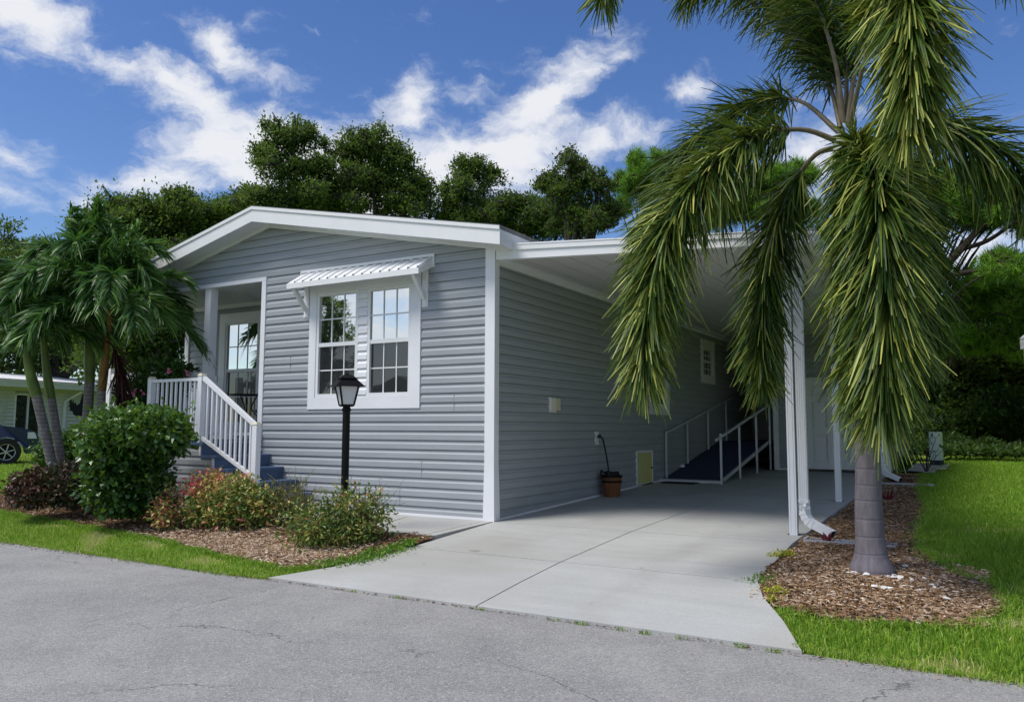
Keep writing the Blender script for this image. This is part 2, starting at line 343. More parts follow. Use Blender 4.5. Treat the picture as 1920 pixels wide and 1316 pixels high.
def asphalt():
    m, nt, b, o = newmat('worn_grey_asphalt')
    v = coords(nt); big = noise(nt, v, .35, 6, .6); mid = noise(nt, v, 3., 5, .65)
    agg = nd(nt, 'TexVoronoi', {'Vector': v, 'Scale': 130.}); fn = noise(nt, v, 240, 3, .7)
    c = mixc(nt, ramp(nt, big, [(.32, 0.), (.68, 1.)]), (.27, .266, .262), (.37, .364, .355))
    c = mixc(nt, ramp(nt, mid, [(.3, .4), (.6, 0.)]), c, (.17, .17, .175))
    sepc = nd(nt, 'SeparateColor', {0: agg.outputs['Color']})
    c = mixc(nt, ramp(nt, sepc.outputs[0], [(.0, .55), (.35, 0.)]), c, (.10, .10, .105))
    c = mixc(nt, ramp(nt, sepc.outputs[1], [(.75, 0.), (1., .75)]), c, (.50, .49, .47))
    # cracks
    wv_ = nd(nt, 'VectorMath', {0: v, 1: nd(nt, 'VectorMath', {0: nd(nt, 'TexNoise', {'Vector': v, 'Scale': 1.3, 'Detail': 8, 'Roughness': .65}).outputs[1], 1: (.9, .9, 0)}, operation='MULTIPLY').outputs[0]}, operation='ADD').outputs[0]
    vd = nd(nt, 'TexVoronoi', {'Vector': nd(nt, 'Mapping', {'Vector': wv_, 'Rotation': (0, 0, R(20)), 'Scale': (.42, .62, 0)}).outputs[0], 'Scale': 1.}, feature='DISTANCE_TO_EDGE', voronoi_dimensions='2D')
    vm = noise(nt, v, .9, 3)
    crk = nd(nt, 'Math', {0: ramp(nt, vd.outputs['Distance'], [(0, .8), (.0022, .5), (.0045, 0.)]), 1: ramp(nt, vm, [(.47, 0.), (.56, 1.)])}, operation='MULTIPLY').outputs[0]
    c = mixc(nt, crk, c, (.05, .05, .052))
    nt.links.new(c, b.inputs['Base Color']); b.inputs['Roughness'].default_value = .8; b.inputs['Specular IOR Level'].default_value = .3
    h = nd(nt, 'Math', {0: fn, 1: nd(nt, 'Math', {0: crk, 1: 2.}, operation='MULTIPLY').outputs[0]}, operation='SUBTRACT').outputs[0]
    h = nd(nt, 'Math', {0: h, 1: agg.outputs['Distance']}, operation='ADD').outputs[0]
    bump(nt, b, h, .55, .006); return m
M['asphalt'] = asphalt()
def ground(name, a, b_, c_, s=1.2):
    m, nt, b, o = newmat(name)
    v = coords(nt); n = noise(nt, v, s, 6, .65); n2 = noise(nt, v, 22, 5, .7)
    c = mixc(nt, ramp(nt, n, [(.35, 0.), (.68, 1.)]), a, b_); c = mixc(nt, ramp(nt, n2, [(.35, .6), (.6, 0.)]), c, c_)
    nt.links.new(c, b.inputs['Base Color']); b.inputs['Roughness'].default_value = .9; b.inputs['Specular IOR Level'].default_value = .1
    bump(nt, b, n2, .8, .03); return m
M['lawnbase'] = ground('turf_soil', (.14, .23, .03), (.24, .33, .05), (.12, .11, .04), .8)
M['mulchbase'] = ground('mulch_soil', (.10, .055, .03), (.17, .095, .05), (.035, .018, .01), 5)
M['sandbase'] = ground('sand_and_shell', (.42, .40, .36), (.55, .53, .49), (.2, .19, .16), 6)
M['floorshade'] = ground('shade_dark_ground', (.03, .03, .015), (.05, .045, .02), (.01, .01, .006), 3)  # dark tone paints in the shade under the trees

# ------------------------------------------------------------------ terrain
def sm(a, b, x): t = np.clip((x-a)/(b-a), 0, 1); return t*t*(3-2*t)
def gz(x, y):                      # height of slab level
    x = np.asarray(x, float); y = np.asarray(y, float)
    z = np.interp(y, [-2.96, -2.3, -1.62, 0, 10, 60], [-.214, -.145, -.087, 0, .29, .6])
    zl = np.interp(y, [-2.96, -1.6, 0], [-.214, -.09, -.02])+.34*sm(20, 27, -x)
    t = sm(7, 12, -x); z = z*(1-t)+zl*t
    return z
def inpoly(px, py, poly):
    px = np.asarray(px); py = np.asarray(py); r_ = np.zeros(px.shape, bool); n = len(poly)
    for i in range(n):
        x1, y1 = poly[i]; x2, y2 = poly[(i+1) % n]
        c = ((y1 > py) != (y2 > py)) & (px < (x2-x1)*(py-y1)/((y2-y1)+1e-12)+x1); r_ ^= c
    return r_
def gridmesh(xs, ys, zf, keep=None):
    X, Y = np.meshgrid(xs, ys); Z = zf(X, Y); V = np.stack([X, Y, Z], -1).reshape(-1, 3); nx = len(xs)
    I, J = np.meshgrid(np.arange(len(xs)-1), np.arange(len(ys)-1)); I = I.ravel(); J = J.ravel()
    a = J*nx+I; F = np.stack([a, a+1, a+nx+1, a+nx], 1)
    if keep is not None:
        cx = (V[F[:, 0], 0]+V[F[:, 2], 0])/2; cy_ = (V[F[:, 0], 1]+V[F[:, 2], 1])/2; F = F[keep(cx, cy_)]
        u, inv = np.unique(F, return_inverse=True); V = V[u]; F = inv.reshape(F.shape)
    return V, F
def axis(lo, hi, fine_lo, fine_hi, st):
    a = list(np.arange(fine_lo, fine_hi+1e-6, st)); s_ = st; v_ = a[-1]
    while v_ < hi: s_ *= 1.35; v_ += s_; a.append(v_)
    s_ = st; v_ = a[0]
    while v_ > lo: s_ *= 1.35; v_ -= s_; a.insert(0, v_)
    return np.array(a)
def terr(x, y):
    z = gz(x, y)-.045
    return np.where(y < -2.93, -.30+.06*sm(-12, -10.0, -y)*0, z)
def terr2(x, y):
    z = terr(x, y); far = sm(9.6, 11.5, -y)*.10
    return z+np.where(y < -9.6, far, 0)
V, F = gridmesh(axis(-700, 700, -12, 9, .35), axis(-700, 700, -13, 14, .245), terr2)
structure(MB().add(V, F).build('lawn', M['lawnbase'], smooth=True), 'mown green lawn ground round the house')
# street
sx = axis(-300, 300, -10, 10, .5); sy = np.array([-9.7, -8, -6, -4.6, -3.6, -3.1, -2.93])
V, F = gridmesh(sx, sy, lambda x, y: -.232-.012*np.abs(y+6)*0+.004*np.sin(x*1.3))
structure(MB().add(V, F).build('street', M['asphalt'], smooth=True), 'worn grey asphalt street')
# driveway slabs
LX = lambda y: float(np.interp(y, [-2.96, -2.5, -1.62, 0], [-.42, -.12, .07, 0.03]))
RX = lambda y: float(np.interp(y, [-2.96, -2.49, -2.02, -1.57, -.9, 0], [3.96, 3.76, 3.52, 3.37, 3.35, 3.32]))
g5 = .006
def slab(mb, ya, yb, xa, xb):
    ys = [ya+g5]+[q for q in (-2.7, -2.49, -2.3, -2.02, -1.8, -1.2, -.9, -.5) if ya < q < yb]+[yb-g5]
    for i in range(len(ys)-1):
        y0, y1 = ys[i], ys[i+1]
        c = [(xa(y0), y0), (xb(y0), y0), (xb(y1), y1), (xa(y1), y1)]
        z = [float(gz(1, q[1])) for q in c]
        mb.hexa([(q[0], q[1], zz-.12) for q, zz in zip(c, z)]+[(q[0], q[1], zz) for q, zz in zip(c, z)])
dm = MB()
for ya, yb in ((-2.96, -1.62), (-1.62, 0), (0, 3.55), (3.55, 6.6), (6.6, 12.5)):
    slab(dm, ya, yb, (lambda y: LX(y)) if yb <= 0 else (lambda y: -.1), lambda y: 1.705-g5)
    slab(dm, ya, yb, lambda y: 1.705+g5, (lambda y: RX(y)) if yb <= 0 else (lambda y: 3.32))
structure(dm.build('driveway', M['concrete']), 'pale concrete driveway running under the carport')
wk = MB()
for xa, xb in ((-2.9, -1.55), (-1.545, -.1), (-.09, .025)):
    wk.hexa([(xa, -1.2, -.15), (xb, -1.2, -.15), (xb, .1, -.12), (xa, .1, -.12), (xa, -1.2, -.03), (xb, -1.2, -.03), (xb, .1, .008), (xa, .1, .008)])
structure(wk.build('walkway', M['concrete']), 'concrete walkway along the front wall')

# ------------------------------------------------------------------ planting beds
BED_L = [(-9.5, -1.2), (-8.2, -1.6), (-7.1, -1.78), (-5.0, -1.98), (-2.94, -2.2), (-1.72, -2.45), (-.6, -2.62), (-.25, -2.45), (.02, -1.95), (.06, -1.2), (-2.9, -1.2), (-2.9, 0), (-7.4, 0.2), (-8.6, -.1)]
BED_R = [(3.38, 9.0), (3.34, .5), (3.36, -1.5), (3.5, -1.95), (3.68, -2.2), (4.15, -2.3), (4.8, -2.12), (5.0, -1.7), (4.95, -1.1), (4.6, -.6), (4.36, .2), (4.28, 1.5), (4.25, 3.4), (4.0, 6), (3.85, 9)]
def mound(x, y):
    z = gz(x, y)-.035+.055*np.exp(-((y+1.25)/.40)**2)*(np.asarray(x) < .3)
    return z+.05*np.exp(-((x-4.15)**2+(y+1.1)**2)/.5)+.012*np.sin(x*9)*np.cos(y*8)
for poly, nm, lb in ((BED_L, 'mulch_bed', 'mulch ground under the shrubs before the house'), (BED_R, 'mulch_bed', 'mulch ground round the big palm beside the driveway')):
    P = np.array(poly); xs = np.arange(P[:, 0].min(), P[:, 0].max(), .06); ys = np.arange(P[:, 1].min(), P[:, 1].max(), .06)
    V, F = gridmesh(xs, ys, mound, lambda a, b: inpoly(a, b, poly)); structure(MB().add(V, F).build(nm, M['mulchbase'], smooth=True), lb)
def scatter(poly, n, dens=None):
    P = np.array(poly); out = []
    while len(out) < n:
        x = rng.uniform(P[:, 0].min(), P[:, 0].max(), n*3); y = rng.uniform(P[:, 1].min(), P[:, 1].max(), n*3)
        k = inpoly(x, y, poly)
        if dens is not None: k &= rng.random(n*3) < dens(x, y)
        out += list(zip(x[k], y[k]))
    return np.array(out[:n])
def chips(poly, n, zf, L=(.015, .065), dens=None, wd=(.002, .0065)):
    n = int(n*1.8)
    p = scatter(poly, n, dens); l = rng.uniform(*L, n); wd = rng.uniform(*wd, n); a = rng.uniform(0, 2*np.pi, n); t = rng.normal(0, .22, n)
    c = np.stack([p[:, 0], p[:, 1], zf(p[:, 0], p[:, 1])+rng.uniform(.004, .028, n)], 1)
    d = np.stack([np.cos(a)*np.cos(t), np.sin(a)*np.cos(t), np.sin(t)], 1)*l[:, None]/2
    s_ = np.stack([-np.sin(a), np.cos(a), rng.normal(0, .4, n)], 1)*wd[:, None]; up = np.array([0, 0, .006])
    V = np.stack([c-d-s_, c+d-s_*.6, c+d+s_*.6, c-d+s_, c-d*.7+up, c+d*.7+up], 1).reshape(-1, 3)
    b_ = np.arange(n)*6
    F = np.concatenate([np.stack([b_, b_+1, b_+5, b_+4], 1), np.stack([b_+2, b_+3, b_+4, b_+5], 1)])
    r_ = np.clip(rng.normal(.45, .25, n), 0, 1); return V, F, np.tile(r_, 2)
pale = lambda x, y: np.exp(-(((x+1.5)/1.1)**2+((y+2.15)/.32)**2))  # share of paler chips, highest in an oval at the bed front
mb = MB()
V, F, a = chips(BED_L, 15000, mound); mb.add(V, F, a)
V, F, a = chips(BED_L, 9000, lambda x, y: mound(x, y)+.008, dens=pale); mb.add(V, F, a, mi=1)
tag(mb.build('mulch_chips', [M['mulchchip'], M['palechip']]), 'loose wood mulch chips under the shrubs before the house', 'mulch', kind='stuff')
mb = MB()
V, F, a = chips(BED_R, 17000, mound, dens=lambda x, y: np.clip(1.2-.12*(y+2), .15, 1)); mb.add(V, F, a)
V, F, a = chips([(3.4, -2.1), (4.9, -2.1), (4.9, -.5), (3.4, -.2)], 3500, mound); mb.add(V, F, a, mi=1)
tag(mb.build('mulch_chips', [M['mulchchip'], M['palechip']]), 'loose wood mulch chips round the big palm', 'mulch', kind='stuff')

# ------------------------------------------------------------------ grass
def blades(mb, poly, n, h, wdt, zf, dens=None, lean=.5, col=.45, cs=.22, patch=0):
    p = scatter(poly, n, dens); hh = rng.uniform(h*.5, h*1.2, n); ww = wdt*rng.uniform(.6, 1.3, n)
    a = rng.uniform(0, 2*np.pi, n); ln = np.abs(rng.normal(0, lean, n)); ca = rng.uniform(0, 2*np.pi, n)
    dry = np.zeros(n)
    if patch:
        q = np.sin(p[:, 0]*3.1+1.3*np.sin(p[:, 1]*2.3))*np.sin(p[:, 1]*4.1+1.7*np.sin(p[:, 0]*1.9)); dry = np.clip((q-.45)*patch, 0, .6); hh = hh*(1-.5*np.clip(dry, 0, 1))
    b0 = np.stack([p[:, 0], p[:, 1], zf(p[:, 0], p[:, 1])-.005], 1)
    s_ = np.stack([np.cos(a), np.sin(a), 0*a], 1)*ww[:, None]/2
    l = np.stack([np.cos(ca), np.sin(ca), 0*a], 1)*(ln*hh)[:, None]; z = np.zeros((n, 3)); z[:, 2] = hh
    m_ = b0+l*.3+z*.6; t_ = b0+l+z*np.clip(1-.25*ln, .4, 1)[:, None]
    V = np.stack([b0-s_, b0+s_, m_+s_*.8, m_-s_*.8, t_], 1).reshape(-1, 3); k = np.arange(n)*5
    r_ = np.clip(rng.normal(col, cs, n)+dry, 0, 1)
    mb.add(V, np.stack([k, k+1, k+2, k+3], 1), r_); mb.add(V, np.stack([k+3, k+2, k+4], 1), r_)
gzl = lambda x, y: terr(x, y)
STRIP_L = [(-14, -2.0), (-9.0, -1.5), (-8.2, -1.66), (-7.1, -1.85), (-5.0, -2.05), (-2.94, -2.27), (-1.72, -2.52), (-.6, -2.66), (-.2, -2.48), (-.16, -2.6), (-.42, -2.93), (-.9, -2.99), (-1.4, -2.93), (-2.2, -2.97), (-2.9, -2.9), (-3.9, -2.95), (-4.6, -2.88), (-5.7, -2.93), (-9, -2.9), (-14, -2.95)]
mb = MB(); blades(mb, STRIP_L, 46000, .05, .006, lambda x, y: np.maximum(terr(x, y), -.262), patch=1.2, col=.55)
tag(mb.build('grass_strip', M['grass']), 'narrow strip of short grass between mulch bed and street', 'grass', kind='stuff')
LAWN_R1 = [(3.72, -2.35), (4.1, -2.42), (4.8, -2.2), (5.08, -1.7), (5.02, -1.1), (4.68, -.55), (4.45, .2), (4.36, 1.5), (4.3, 3.4), (9, 3.4), (9, -2.95), (6, -2.93), (5.3, -2.98), (4.7, -2.9), (4.3, -2.97), (3.93, -2.93), (3.84, -2.6), (3.66, -2.3)]
mb = MB(); blades(mb, LAWN_R1, 42000, .07, .0065, lambda x, y: np.maximum(terr(x, y), -.262), patch=1.3, dens=lambda x, y: np.where(y < -1.9, 1, .30)*np.where(x > 7, .2, 1))
blades(mb, LAWN_R1, 26000, .065, .008, gzl, dens=lambda x, y: np.where(y > -1.6, 1, .05)*np.where(x > 6.8, .2, 1), col=.38, cs=.15)
LAWN_R2 = [(4.3, 3.3), (4.05, 6), (3.95, 10.5), (4.0, 22.5), (14, 26), (11, 3.3)]
blades(mb, LAWN_R2, 46000, .06, .011, gzl, dens=lambda x, y: np.clip(1.25-.06*y, .2, 1)*np.where(x > 5+y*.13, .2, 1), col=.45, cs=.16)
tag(mb.build('lawn_grass', M['grass']), 'mown lawn grass to the right of the mulch bed', 'grass', kind='stuff')
def edge_blades(mb, line, n, sg, h, wdt, zf, col):
    L_ = np.array(line, float); seg = np.linalg.norm(np.diff(L_, axis=0), axis=1); cs_ = np.r_[0, np.cumsum(seg)]
    s_ = rng.uniform(0, cs_[-1], n); x = np.interp(s_, cs_, L_[:, 0]); y = np.interp(s_, cs_, L_[:, 1]); am = sg*(.6+.8*np.abs(np.sin(s_*7.3)*np.sin(s_*2.9+1)))
    x = x+rng.normal(0, 1, n)*am; y = y+rng.normal(0, 1, n)*am; hh = rng.uniform(h*.5, h*1.3, n); a = rng.uniform(0, 6.3, n); ca = rng.uniform(0, 6.3, n); ln = np.abs(rng.normal(0, .8, n))
    b0 = np.stack([x, y, zf(x, y)-.005], 1); sd_ = np.stack([np.cos(a), np.sin(a), 0*a], 1)*wdt/2; l = np.stack([np.cos(ca), np.sin(ca), 0*a], 1)*(ln*hh)[:, None]; z = np.zeros((n, 3)); z[:, 2] = hh
    m_ = b0+l*.3+z*.6; V = np.stack([b0-sd_, b0+sd_, m_+sd_*.8, m_-sd_*.8, b0+l+z*np.clip(1-.25*ln, .4, 1)[:, None]], 1).reshape(-1, 3); k = np.arange(n)*5; r_ = np.clip(rng.normal(col, .25, n), 0, 1)
    mb.add(V, np.stack([k, k+1, k+2, k+3], 1), r_); mb.add(V, np.stack([k+3, k+2, k+4], 1), r_)
mb = MB(); edge_blades(mb, [(3.68, -2.24), (4.15, -2.34), (4.8, -2.15), (5.02, -1.7), (4.97, -1.1), (4.62, -.6), (4.38, .2), (4.3, 1.5), (4.26, 3.4), (4.02, 6), (3.9, 9)], 15000, .05, .055, .007, mound, .5)
edge_blades(mb, [(-9.0, -1.4), (-8.2, -1.62), (-7.1, -1.8), (-5.0, -2.0), (-2.94, -2.22), (-1.72, -2.47), (-.6, -2.64), (-.3, -2.5)], 12000, .035, .05, .006, mound, .5)
edge_blades(mb, [(3.9, -2.86), (4.6, -2.95), (5.3, -2.96), (6, -2.94)], 2500, .03, .045, .005, lambda x, y: np.full(np.shape(x), -.235), .65)
edge_blades(mb, [(-9, -2.92), (-5.7, -2.93), (-3.9, -2.95), (-2.2, -2.96), (-.9, -2.98), (-.45, -2.95)], 6000, .025, .04, .005, lambda x, y: np.full(np.shape(x), -.235), .6)
tag(mb.build('edge_grass', M['grass']), 'ragged grass creeping over the edges of mulch and street', 'grass', kind='stuff')
LAWN_L = [(-8.3, -1.45), (-8.8, 0), (-9, 4), (-27, 9.5), (-29, 2), (-14, -1.9)]
mb = MB(); blades(mb, LAWN_L, 42000, .09, .016, gzl, dens=lambda x, y: np.clip(1+.03*(x+8), .3, 1), col=.62, cs=.18)
tag(mb.build('lawn_grass', M['grass']), 'sunlit lawn grass between the palms and the neighbouring house', 'grass', kind='stuff')

n = 900; xd = rng.uniform(-7, 5, n); k = (xd > -.5) & (xd < 3.9); pd_ = np.stack([xd, -2.985+rng.normal(0, .012, n)-np.abs(rng.normal(0, .05, n))*~k, np.full(n, -.222)], 1)
a_ = rng.uniform(0, 6.3, n); l_ = rng.uniform(.006, .02, n)[:, None]; d_ = np.stack([np.cos(a_), np.sin(a_), rng.normal(0, .2, n)], 1)*l_; s__ = np.stack([-np.sin(a_), np.cos(a_), rng.normal(0, .5, n)], 1)*.004
kk = np.arange(n)*4; mb = MB().add(np.stack([pd_-d_, pd_-s__, pd_+d_, pd_+s__], 1).reshape(-1, 3), np.stack([kk, kk+1, kk+2, kk+3], 1), np.clip(rng.normal(.15, .2, n), 0, 1))
tag(mb.build('leaf_debris', M['mulchchip']), 'dry leaf and mulch debris along the street edge of the driveway', 'debris', kind='stuff')
mb = MB()
for x in (.55, 1.02, 1.75, 2.35, 2.55, 2.85, 3.0, 3.25, 3.6, 3.8): blades(mb, [(x-.04, -3.01), (x+.05, -3.01), (x+.05, -2.985), (x-.04, -2.985)], int(rng.integers(14, 40)), .035, .004, lambda a, b: np.full(np.shape(a), -.23), lean=.9, col=.4)
tag(mb.build('joint_weeds', M['grass']), 'tiny weeds growing in the joint between driveway and street', 'weeds', kind='stuff')

# ------------------------------------------------------------------ leaves helper
def leaves(mb, c, size, n_dir=None, spread=1., asp=.45, r_=None, fold=.15, mi=0, droop=0):
    """c: (n,3) centres; random facing diamonds"""
    n = len(c); d = rng.normal(0, 1, (n, 3)); 
    if n_dir is not None: d = d*spread+n_dir
    d[:, 2] -= droop
    d /= np.linalg.norm(d, axis=1)[:, None]+1e-9
    q = rng.normal(0, 1, (n, 3)); q[:, 2] *= .35; s_ = np.cross(d, np.cross(q, d)); s_ /= np.linalg.norm(s_, axis=1)[:, None]+1e-9
    nn = np.cross(d, s_); l = (size*rng.uniform(.6, 1.25, n))[:, None]
    V = np.stack([c, c+d*l*.45+s_*l*asp/2+nn*l*fold*.4, c+d*l, c+d*l*.45-s_*l*asp/2+nn*l*fold*.4], 1).reshape(-1, 3)
    k = np.arange(n)*4
    if r_ is None: r_ = np.clip(rng.normal(.45, .22, n), 0, 1)
    mb.add(V, np.stack([k, k+1, k+2, k+3], 1), r_, mi)
def unit(n): v = rng.normal(0, 1, (n, 3)); return v/np.linalg.norm(v, axis=1)[:, None]
def curve(pts, m):                 # Catmull-Rom through pts
    P = np.array(pts, float); P = np.vstack([2*P[0]-P[1], P, 2*P[-1]-P[-2]]); out = []
    n = len(P)-3
    for t in np.linspace(0, n-1e-6, m):
        i = int(t); u = t-i; p0, p1, p2, p3 = P[i:i+4]
        out.append(.5*((2*p1)+(-p0+p2)*u+(2*p0-5*p1+4*p2-p3)*u*u+(-p0+3*p1-3*p2+p3)*u**3))
    return np.array(out)
def strips(mb, p0, d0, L, wd, g, seg=3, r_=None, mi=0, curl=0, tip=.08):
    """vectorised narrow leaflets: start p0, direction d0, length L, droop g"""
    n = len(p0); s = np.linspace(0, 1, seg+1); side = np.cross(d0, rng.normal(0, 1, (n, 3))*.7+np.array([0, 0, 1.])); side /= np.linalg.norm(side, axis=1)[:, None]+1e-9
    wprof = np.interp(s, [0, .12, .5, .85, 1], [.45, .95, 1, max(.6, tip*1.9), tip]); rows = []
    side2 = np.cross(side, d0)
    for i, t in enumerate(s):
        p = p0+d0*(L*t)[:, None]; p[:, 2] -= g*L*t*t
        sd_ = side*math.cos(curl*t)+side2*math.sin(curl*t)
        w_ = (wd*wprof[i]/2)[:, None]*sd_
        rows += [p-w_, p+w_]
    V = np.stack(rows, 1).reshape(-1, 3); k = np.arange(n)*(2*(seg+1))
    if r_ is None: r_ = np.clip(rng.normal(.45, .22, n), 0, 1)
    for i in range(seg):
        mb.add(V if i == 0 else V[:0], (np.stack([k+2*i, k+2*i+1, k+2*i+3, k+2*i+2], 1)) - (0 if i == 0 else len(V)), r_, mi)

# ------------------------------------------------------------------ siding wall generator
CRS = .1143
def wallmesh(P, limits, holes, z0, z1):
    """P(u, off, z) -> world; limits(z) -> (ulo, uhi) or None; holes: (u0,u1,z0,z1)"""
    mb = MB(); k0 = math.floor(z0/CRS)-1; k = k0; lv = []
    prof = [(0, -.007), (.0055, -.007), (.006, .0155), (.068, .0145), (.085, .004), (CRS-.0005, .002)]
    while k*CRS < z1:
        b = k*CRS
        pts = [(b+q, o) for q, o in prof]
        cuts = sorted({z for h in holes for z in h[2:] if b < z < b+CRS} | {z for z in (z0, z1) if b < z < b+CRS})
        allz = sorted(pts+[(z, float(np.interp(z, [q[0] for q in pts], [q[1] for q in pts]))) for z in cuts])
        for (za, oa), (zb, ob) in zip(allz[:-1], allz[1:]):
            zm = (za+zb)/2
            if zm < z0 or zm > z1: continue
            la, lb = limits(za), limits(zb)
            if la is None or lb is None: continue
            cut = sorted((h[0], h[1]) for h in holes if h[2] <= zm <= h[3])
            segs = []; cur = None; lo, hi = min(la[0], lb[0]), max(la[1], lb[1]); u = lo
            for h0, h1 in cut:
                if h0 > u: segs.append((u, h0))
                u = max(u, h1)
            if u < hi: segs.append((u, hi))
            for s0, s1 in segs:
                a0, a1 = max(s0, la[0]), min(s1, la[1]); b0, b1 = max(s0, lb[0]), min(s1, lb[1])
                if a1 <= a0 and b1 <= b0: continue
                a1 = max(a0, a1); b1 = max(b0, b1)
                mb.add([P(a0, oa, za), P(a1, oa, za), P(b1, ob, zb), P(b0, ob, zb)], [(0, 1, 2, 3)])
        k += 1
    return mb

HX0 = -7.25; PKX, PKZ = -3.80, 4.03
sR = (4.03-3.245)/(3.80-.066); sL = (4.03-3.60)/(5.62-3.80)
rake = lambda x: PKZ-sR*(x-PKX) if x > PKX else PKZ-sL*(PKX-x)
def front_lim(z):
    if z > PKZ: return None
    hi = 0. if z < 3.23 else min(0, PKX+(PKZ-z)/sR); lo = HX0 if z < PKZ-sL*(PKX-HX0) else max(HX0, PKX-(PKZ-z)/sL)
    return lo, hi
house = thing('manufactured_home', 'single storey grey vinyl sided home with white trim and low gable roof', 'house', (-3.8, 0, 0))
OPEN = (HX0-1, -3.90, .87, 3.15)
WIN = (-2.93, -1.08, 1.34, 2.97)
fw_ = wallmesh(lambda u, o, z: (u, -o, z), front_lim, [OPEN, (WIN[0]+.05, WIN[1]-.05, WIN[2]+.05, WIN[3]-.05)], -.12, PKZ)
# wall thickness: inner backing
fwall = fw_.build('front_wall', M['siding'], house)
def vseam(x, z0, z1): MB().box(x-.001, x+.001, -.0168, -.010, z0, z1).build('siding_seam', M['shingle'], fwall)
for x, k0 in ((-1.02, 4), (-2.15, 2), (-1.35, 1), (-3.3, 16), (-.55, 11)): vseam(x, k0*CRS+.004, (k0+2)*CRS-.02)
side_holes = [(5.05, 5.95, 1.36, 2.84), (7.98, 8.82, 2.04, 2.86)]
sw_ = wallmesh(lambda u, o, z: (o, u, z), lambda z: (0, 12.0), side_holes, -.12, 3.2)
sw_.build('side_wall', M['siding'], house)
bk = wallmesh(lambda u, o, z: (u, 1.3-o, z), lambda z: (-7.25, -3.9), [(-6.30, -5.30, 1.02, 2.96)], 1.93, 3.2); 
bw = bk.build('porch_wall', M['siding'], house)
# wainscot boards on the porch wall and the ledge over them
wb = MB()
for i in range(23):
    x0 = -7.25+i*.146; wb.box(x0, x0+.140, 1.278, 1.30, .80, .975 if -6.49 < x0 < -5.25 else 1.9)
wb.box(-7.25, -6.362, 1.25, 1.30, 1.86, 1.935).box(-5.238, -3.9, 1.25, 1.30, 1.86, 1.935); wb.box(-7.25, -6.36, 1.30, 1.34, .8, 1.9).box(-5.24, -3.9, 1.30, 1.34, .8, 1.9)
wb.build('wainscot', M['white'], house)
MB().box(-7.25, -7.15, 1.26, 1.34, .8, 3.2).build('corner_trim', M['white'], house)
# porch right-hand inner wall, ceiling, floor
pr = wallmesh(lambda u, o, z: (-3.9-o*.6, u, z), lambda z: (.02, 1.3), [], .87, 3.2); pr.build('porch_side_wall', M['siding'], house)
pc = MB().box(-7.3, -3.9, .03, 1.33, 3.155, 3.2)
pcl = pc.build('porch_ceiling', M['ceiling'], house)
MB().lathe((-5.0, .55, 3.137), [(0, 0), (.06, .002), (.075, .012), (.075, .02)], 20).build('ceiling_light', M['beige'], pcl)
MB().box(-7.3, -3.9, 1.25, 1.275, 3.09, 3.155).build('porch_cornice', M['white'], house)
MB().box(-7.3, -3.905, .0, 1.3, .78, .868).build('porch_floor', M['blue'], house)
lim = lambda z: (HX0, -3.9)
# solid backing behind siding so nothing shows through
inn = MB().box(-3.88, -.06, .05, .08, -.2, 3.2).box(-.06, -.045, .08, 12.1, -.2, 3.2).box(-7.2, -3.9, .05, .08, -.2, .78)
inn.box(-.6, -.03, 11.9, 12.2, 0, 3.2).build('inner_wall', M['dark'], house)
# window and opening trims
def rect_frame(mb, P, u0, u1, z0, z1, wl, wr, wb_, wt, d0, d1):
    def b(ua, ub, za, zb): mb.hexa([P(u, o, z) for z in (za, zb) for u, o in ((ua, d0), (ub, d0), (ub, d1), (ua, d1))])
    b(u0, u0+wl, z0+wb_, z1-wt); b(u1-wr, u1, z0+wb_, z1-wt); b(u0, u1, z0, z0+wb_); b(u0, u1, z1-wt, z1)
def sash_window(parent, P, u0, u1, z0, z1, zm, cols=3, rows=2, name='window'):
    f = MB(); rect_frame(f, P, u0, u1, z0, z1, .045, .045, .05, .045, -.02, .018)
    f.hexa([P(u, o, z) for z in (zm-.026, zm+.026) for u, o in ((u0+.045, -.018), (u1-.045, -.018), (u1-.045, .012), (u0+.045, .012))])
    fo = f.build(name, M['white_metal'], parent)
    a0, a1 = u0+.045, u1-.045
    for (za, zb, dep, mat) in ((zm+.026, z1-.045, -.006, M['glass']), (z0+.05, zm-.026, -.022, M['screen'])):
        MB().add([P(a0, dep, za), P(a1, dep, za), P(a1, dep, zb), P(a0, dep, zb)], [(0, 1, 2, 3)]).build('pane', mat, fo)
        mu = MB()
        for i in range(1, cols):
            u = a0+(a1-a0)*i/cols; mu.hexa([P(x_, o, z) for z in (za, zb) for x_, o in ((u-.008, dep+.001), (u+.008, dep+.001), (u+.008, dep+.008), (u-.008, dep+.008))])
        for j in range(1, rows):
            z_ = za+(zb-za)*j/rows; mu.hexa([P(x_, o, z) for z in (z_-.008, z_+.008) for x_, o in ((a0, dep+.002), (a1, dep+.002), (a1, dep+.009), (a0, dep+.009))])
        mu.build('muntin', M['white_metal'], fo)
    return fo
PF = lambda u, o, z: (u, -o, z)
tr = MB(); rect_frame(tr, PF, -2.95, -1.06, 1.31, 3.0, .125, .145, .15, .12, -.03, .026)
tr.build('window_trim', M['white'], house)
mul = wallmesh(lambda u, o, z: (u, -o-.006, z), lambda z: (-2.085, -1.925), [], 1.46, 2.88).build('window_mullion', M['white'], house)
sash_window(house, PF, -2.822, -2.085, 1.462, 2.878, 2.172); sash_window(house, PF, -1.925, -1.207, 1.462, 2.878, 2.172)
# fascia strips round porch opening
MB().box(-3.905, -3.82, -.024, .02, .88, 3.15).build('opening_trim', M['white'], house)
MB().box(HX0, -3.82, -.026, .03, 3.15, 3.205).build('opening_head_trim', M['white'], house)
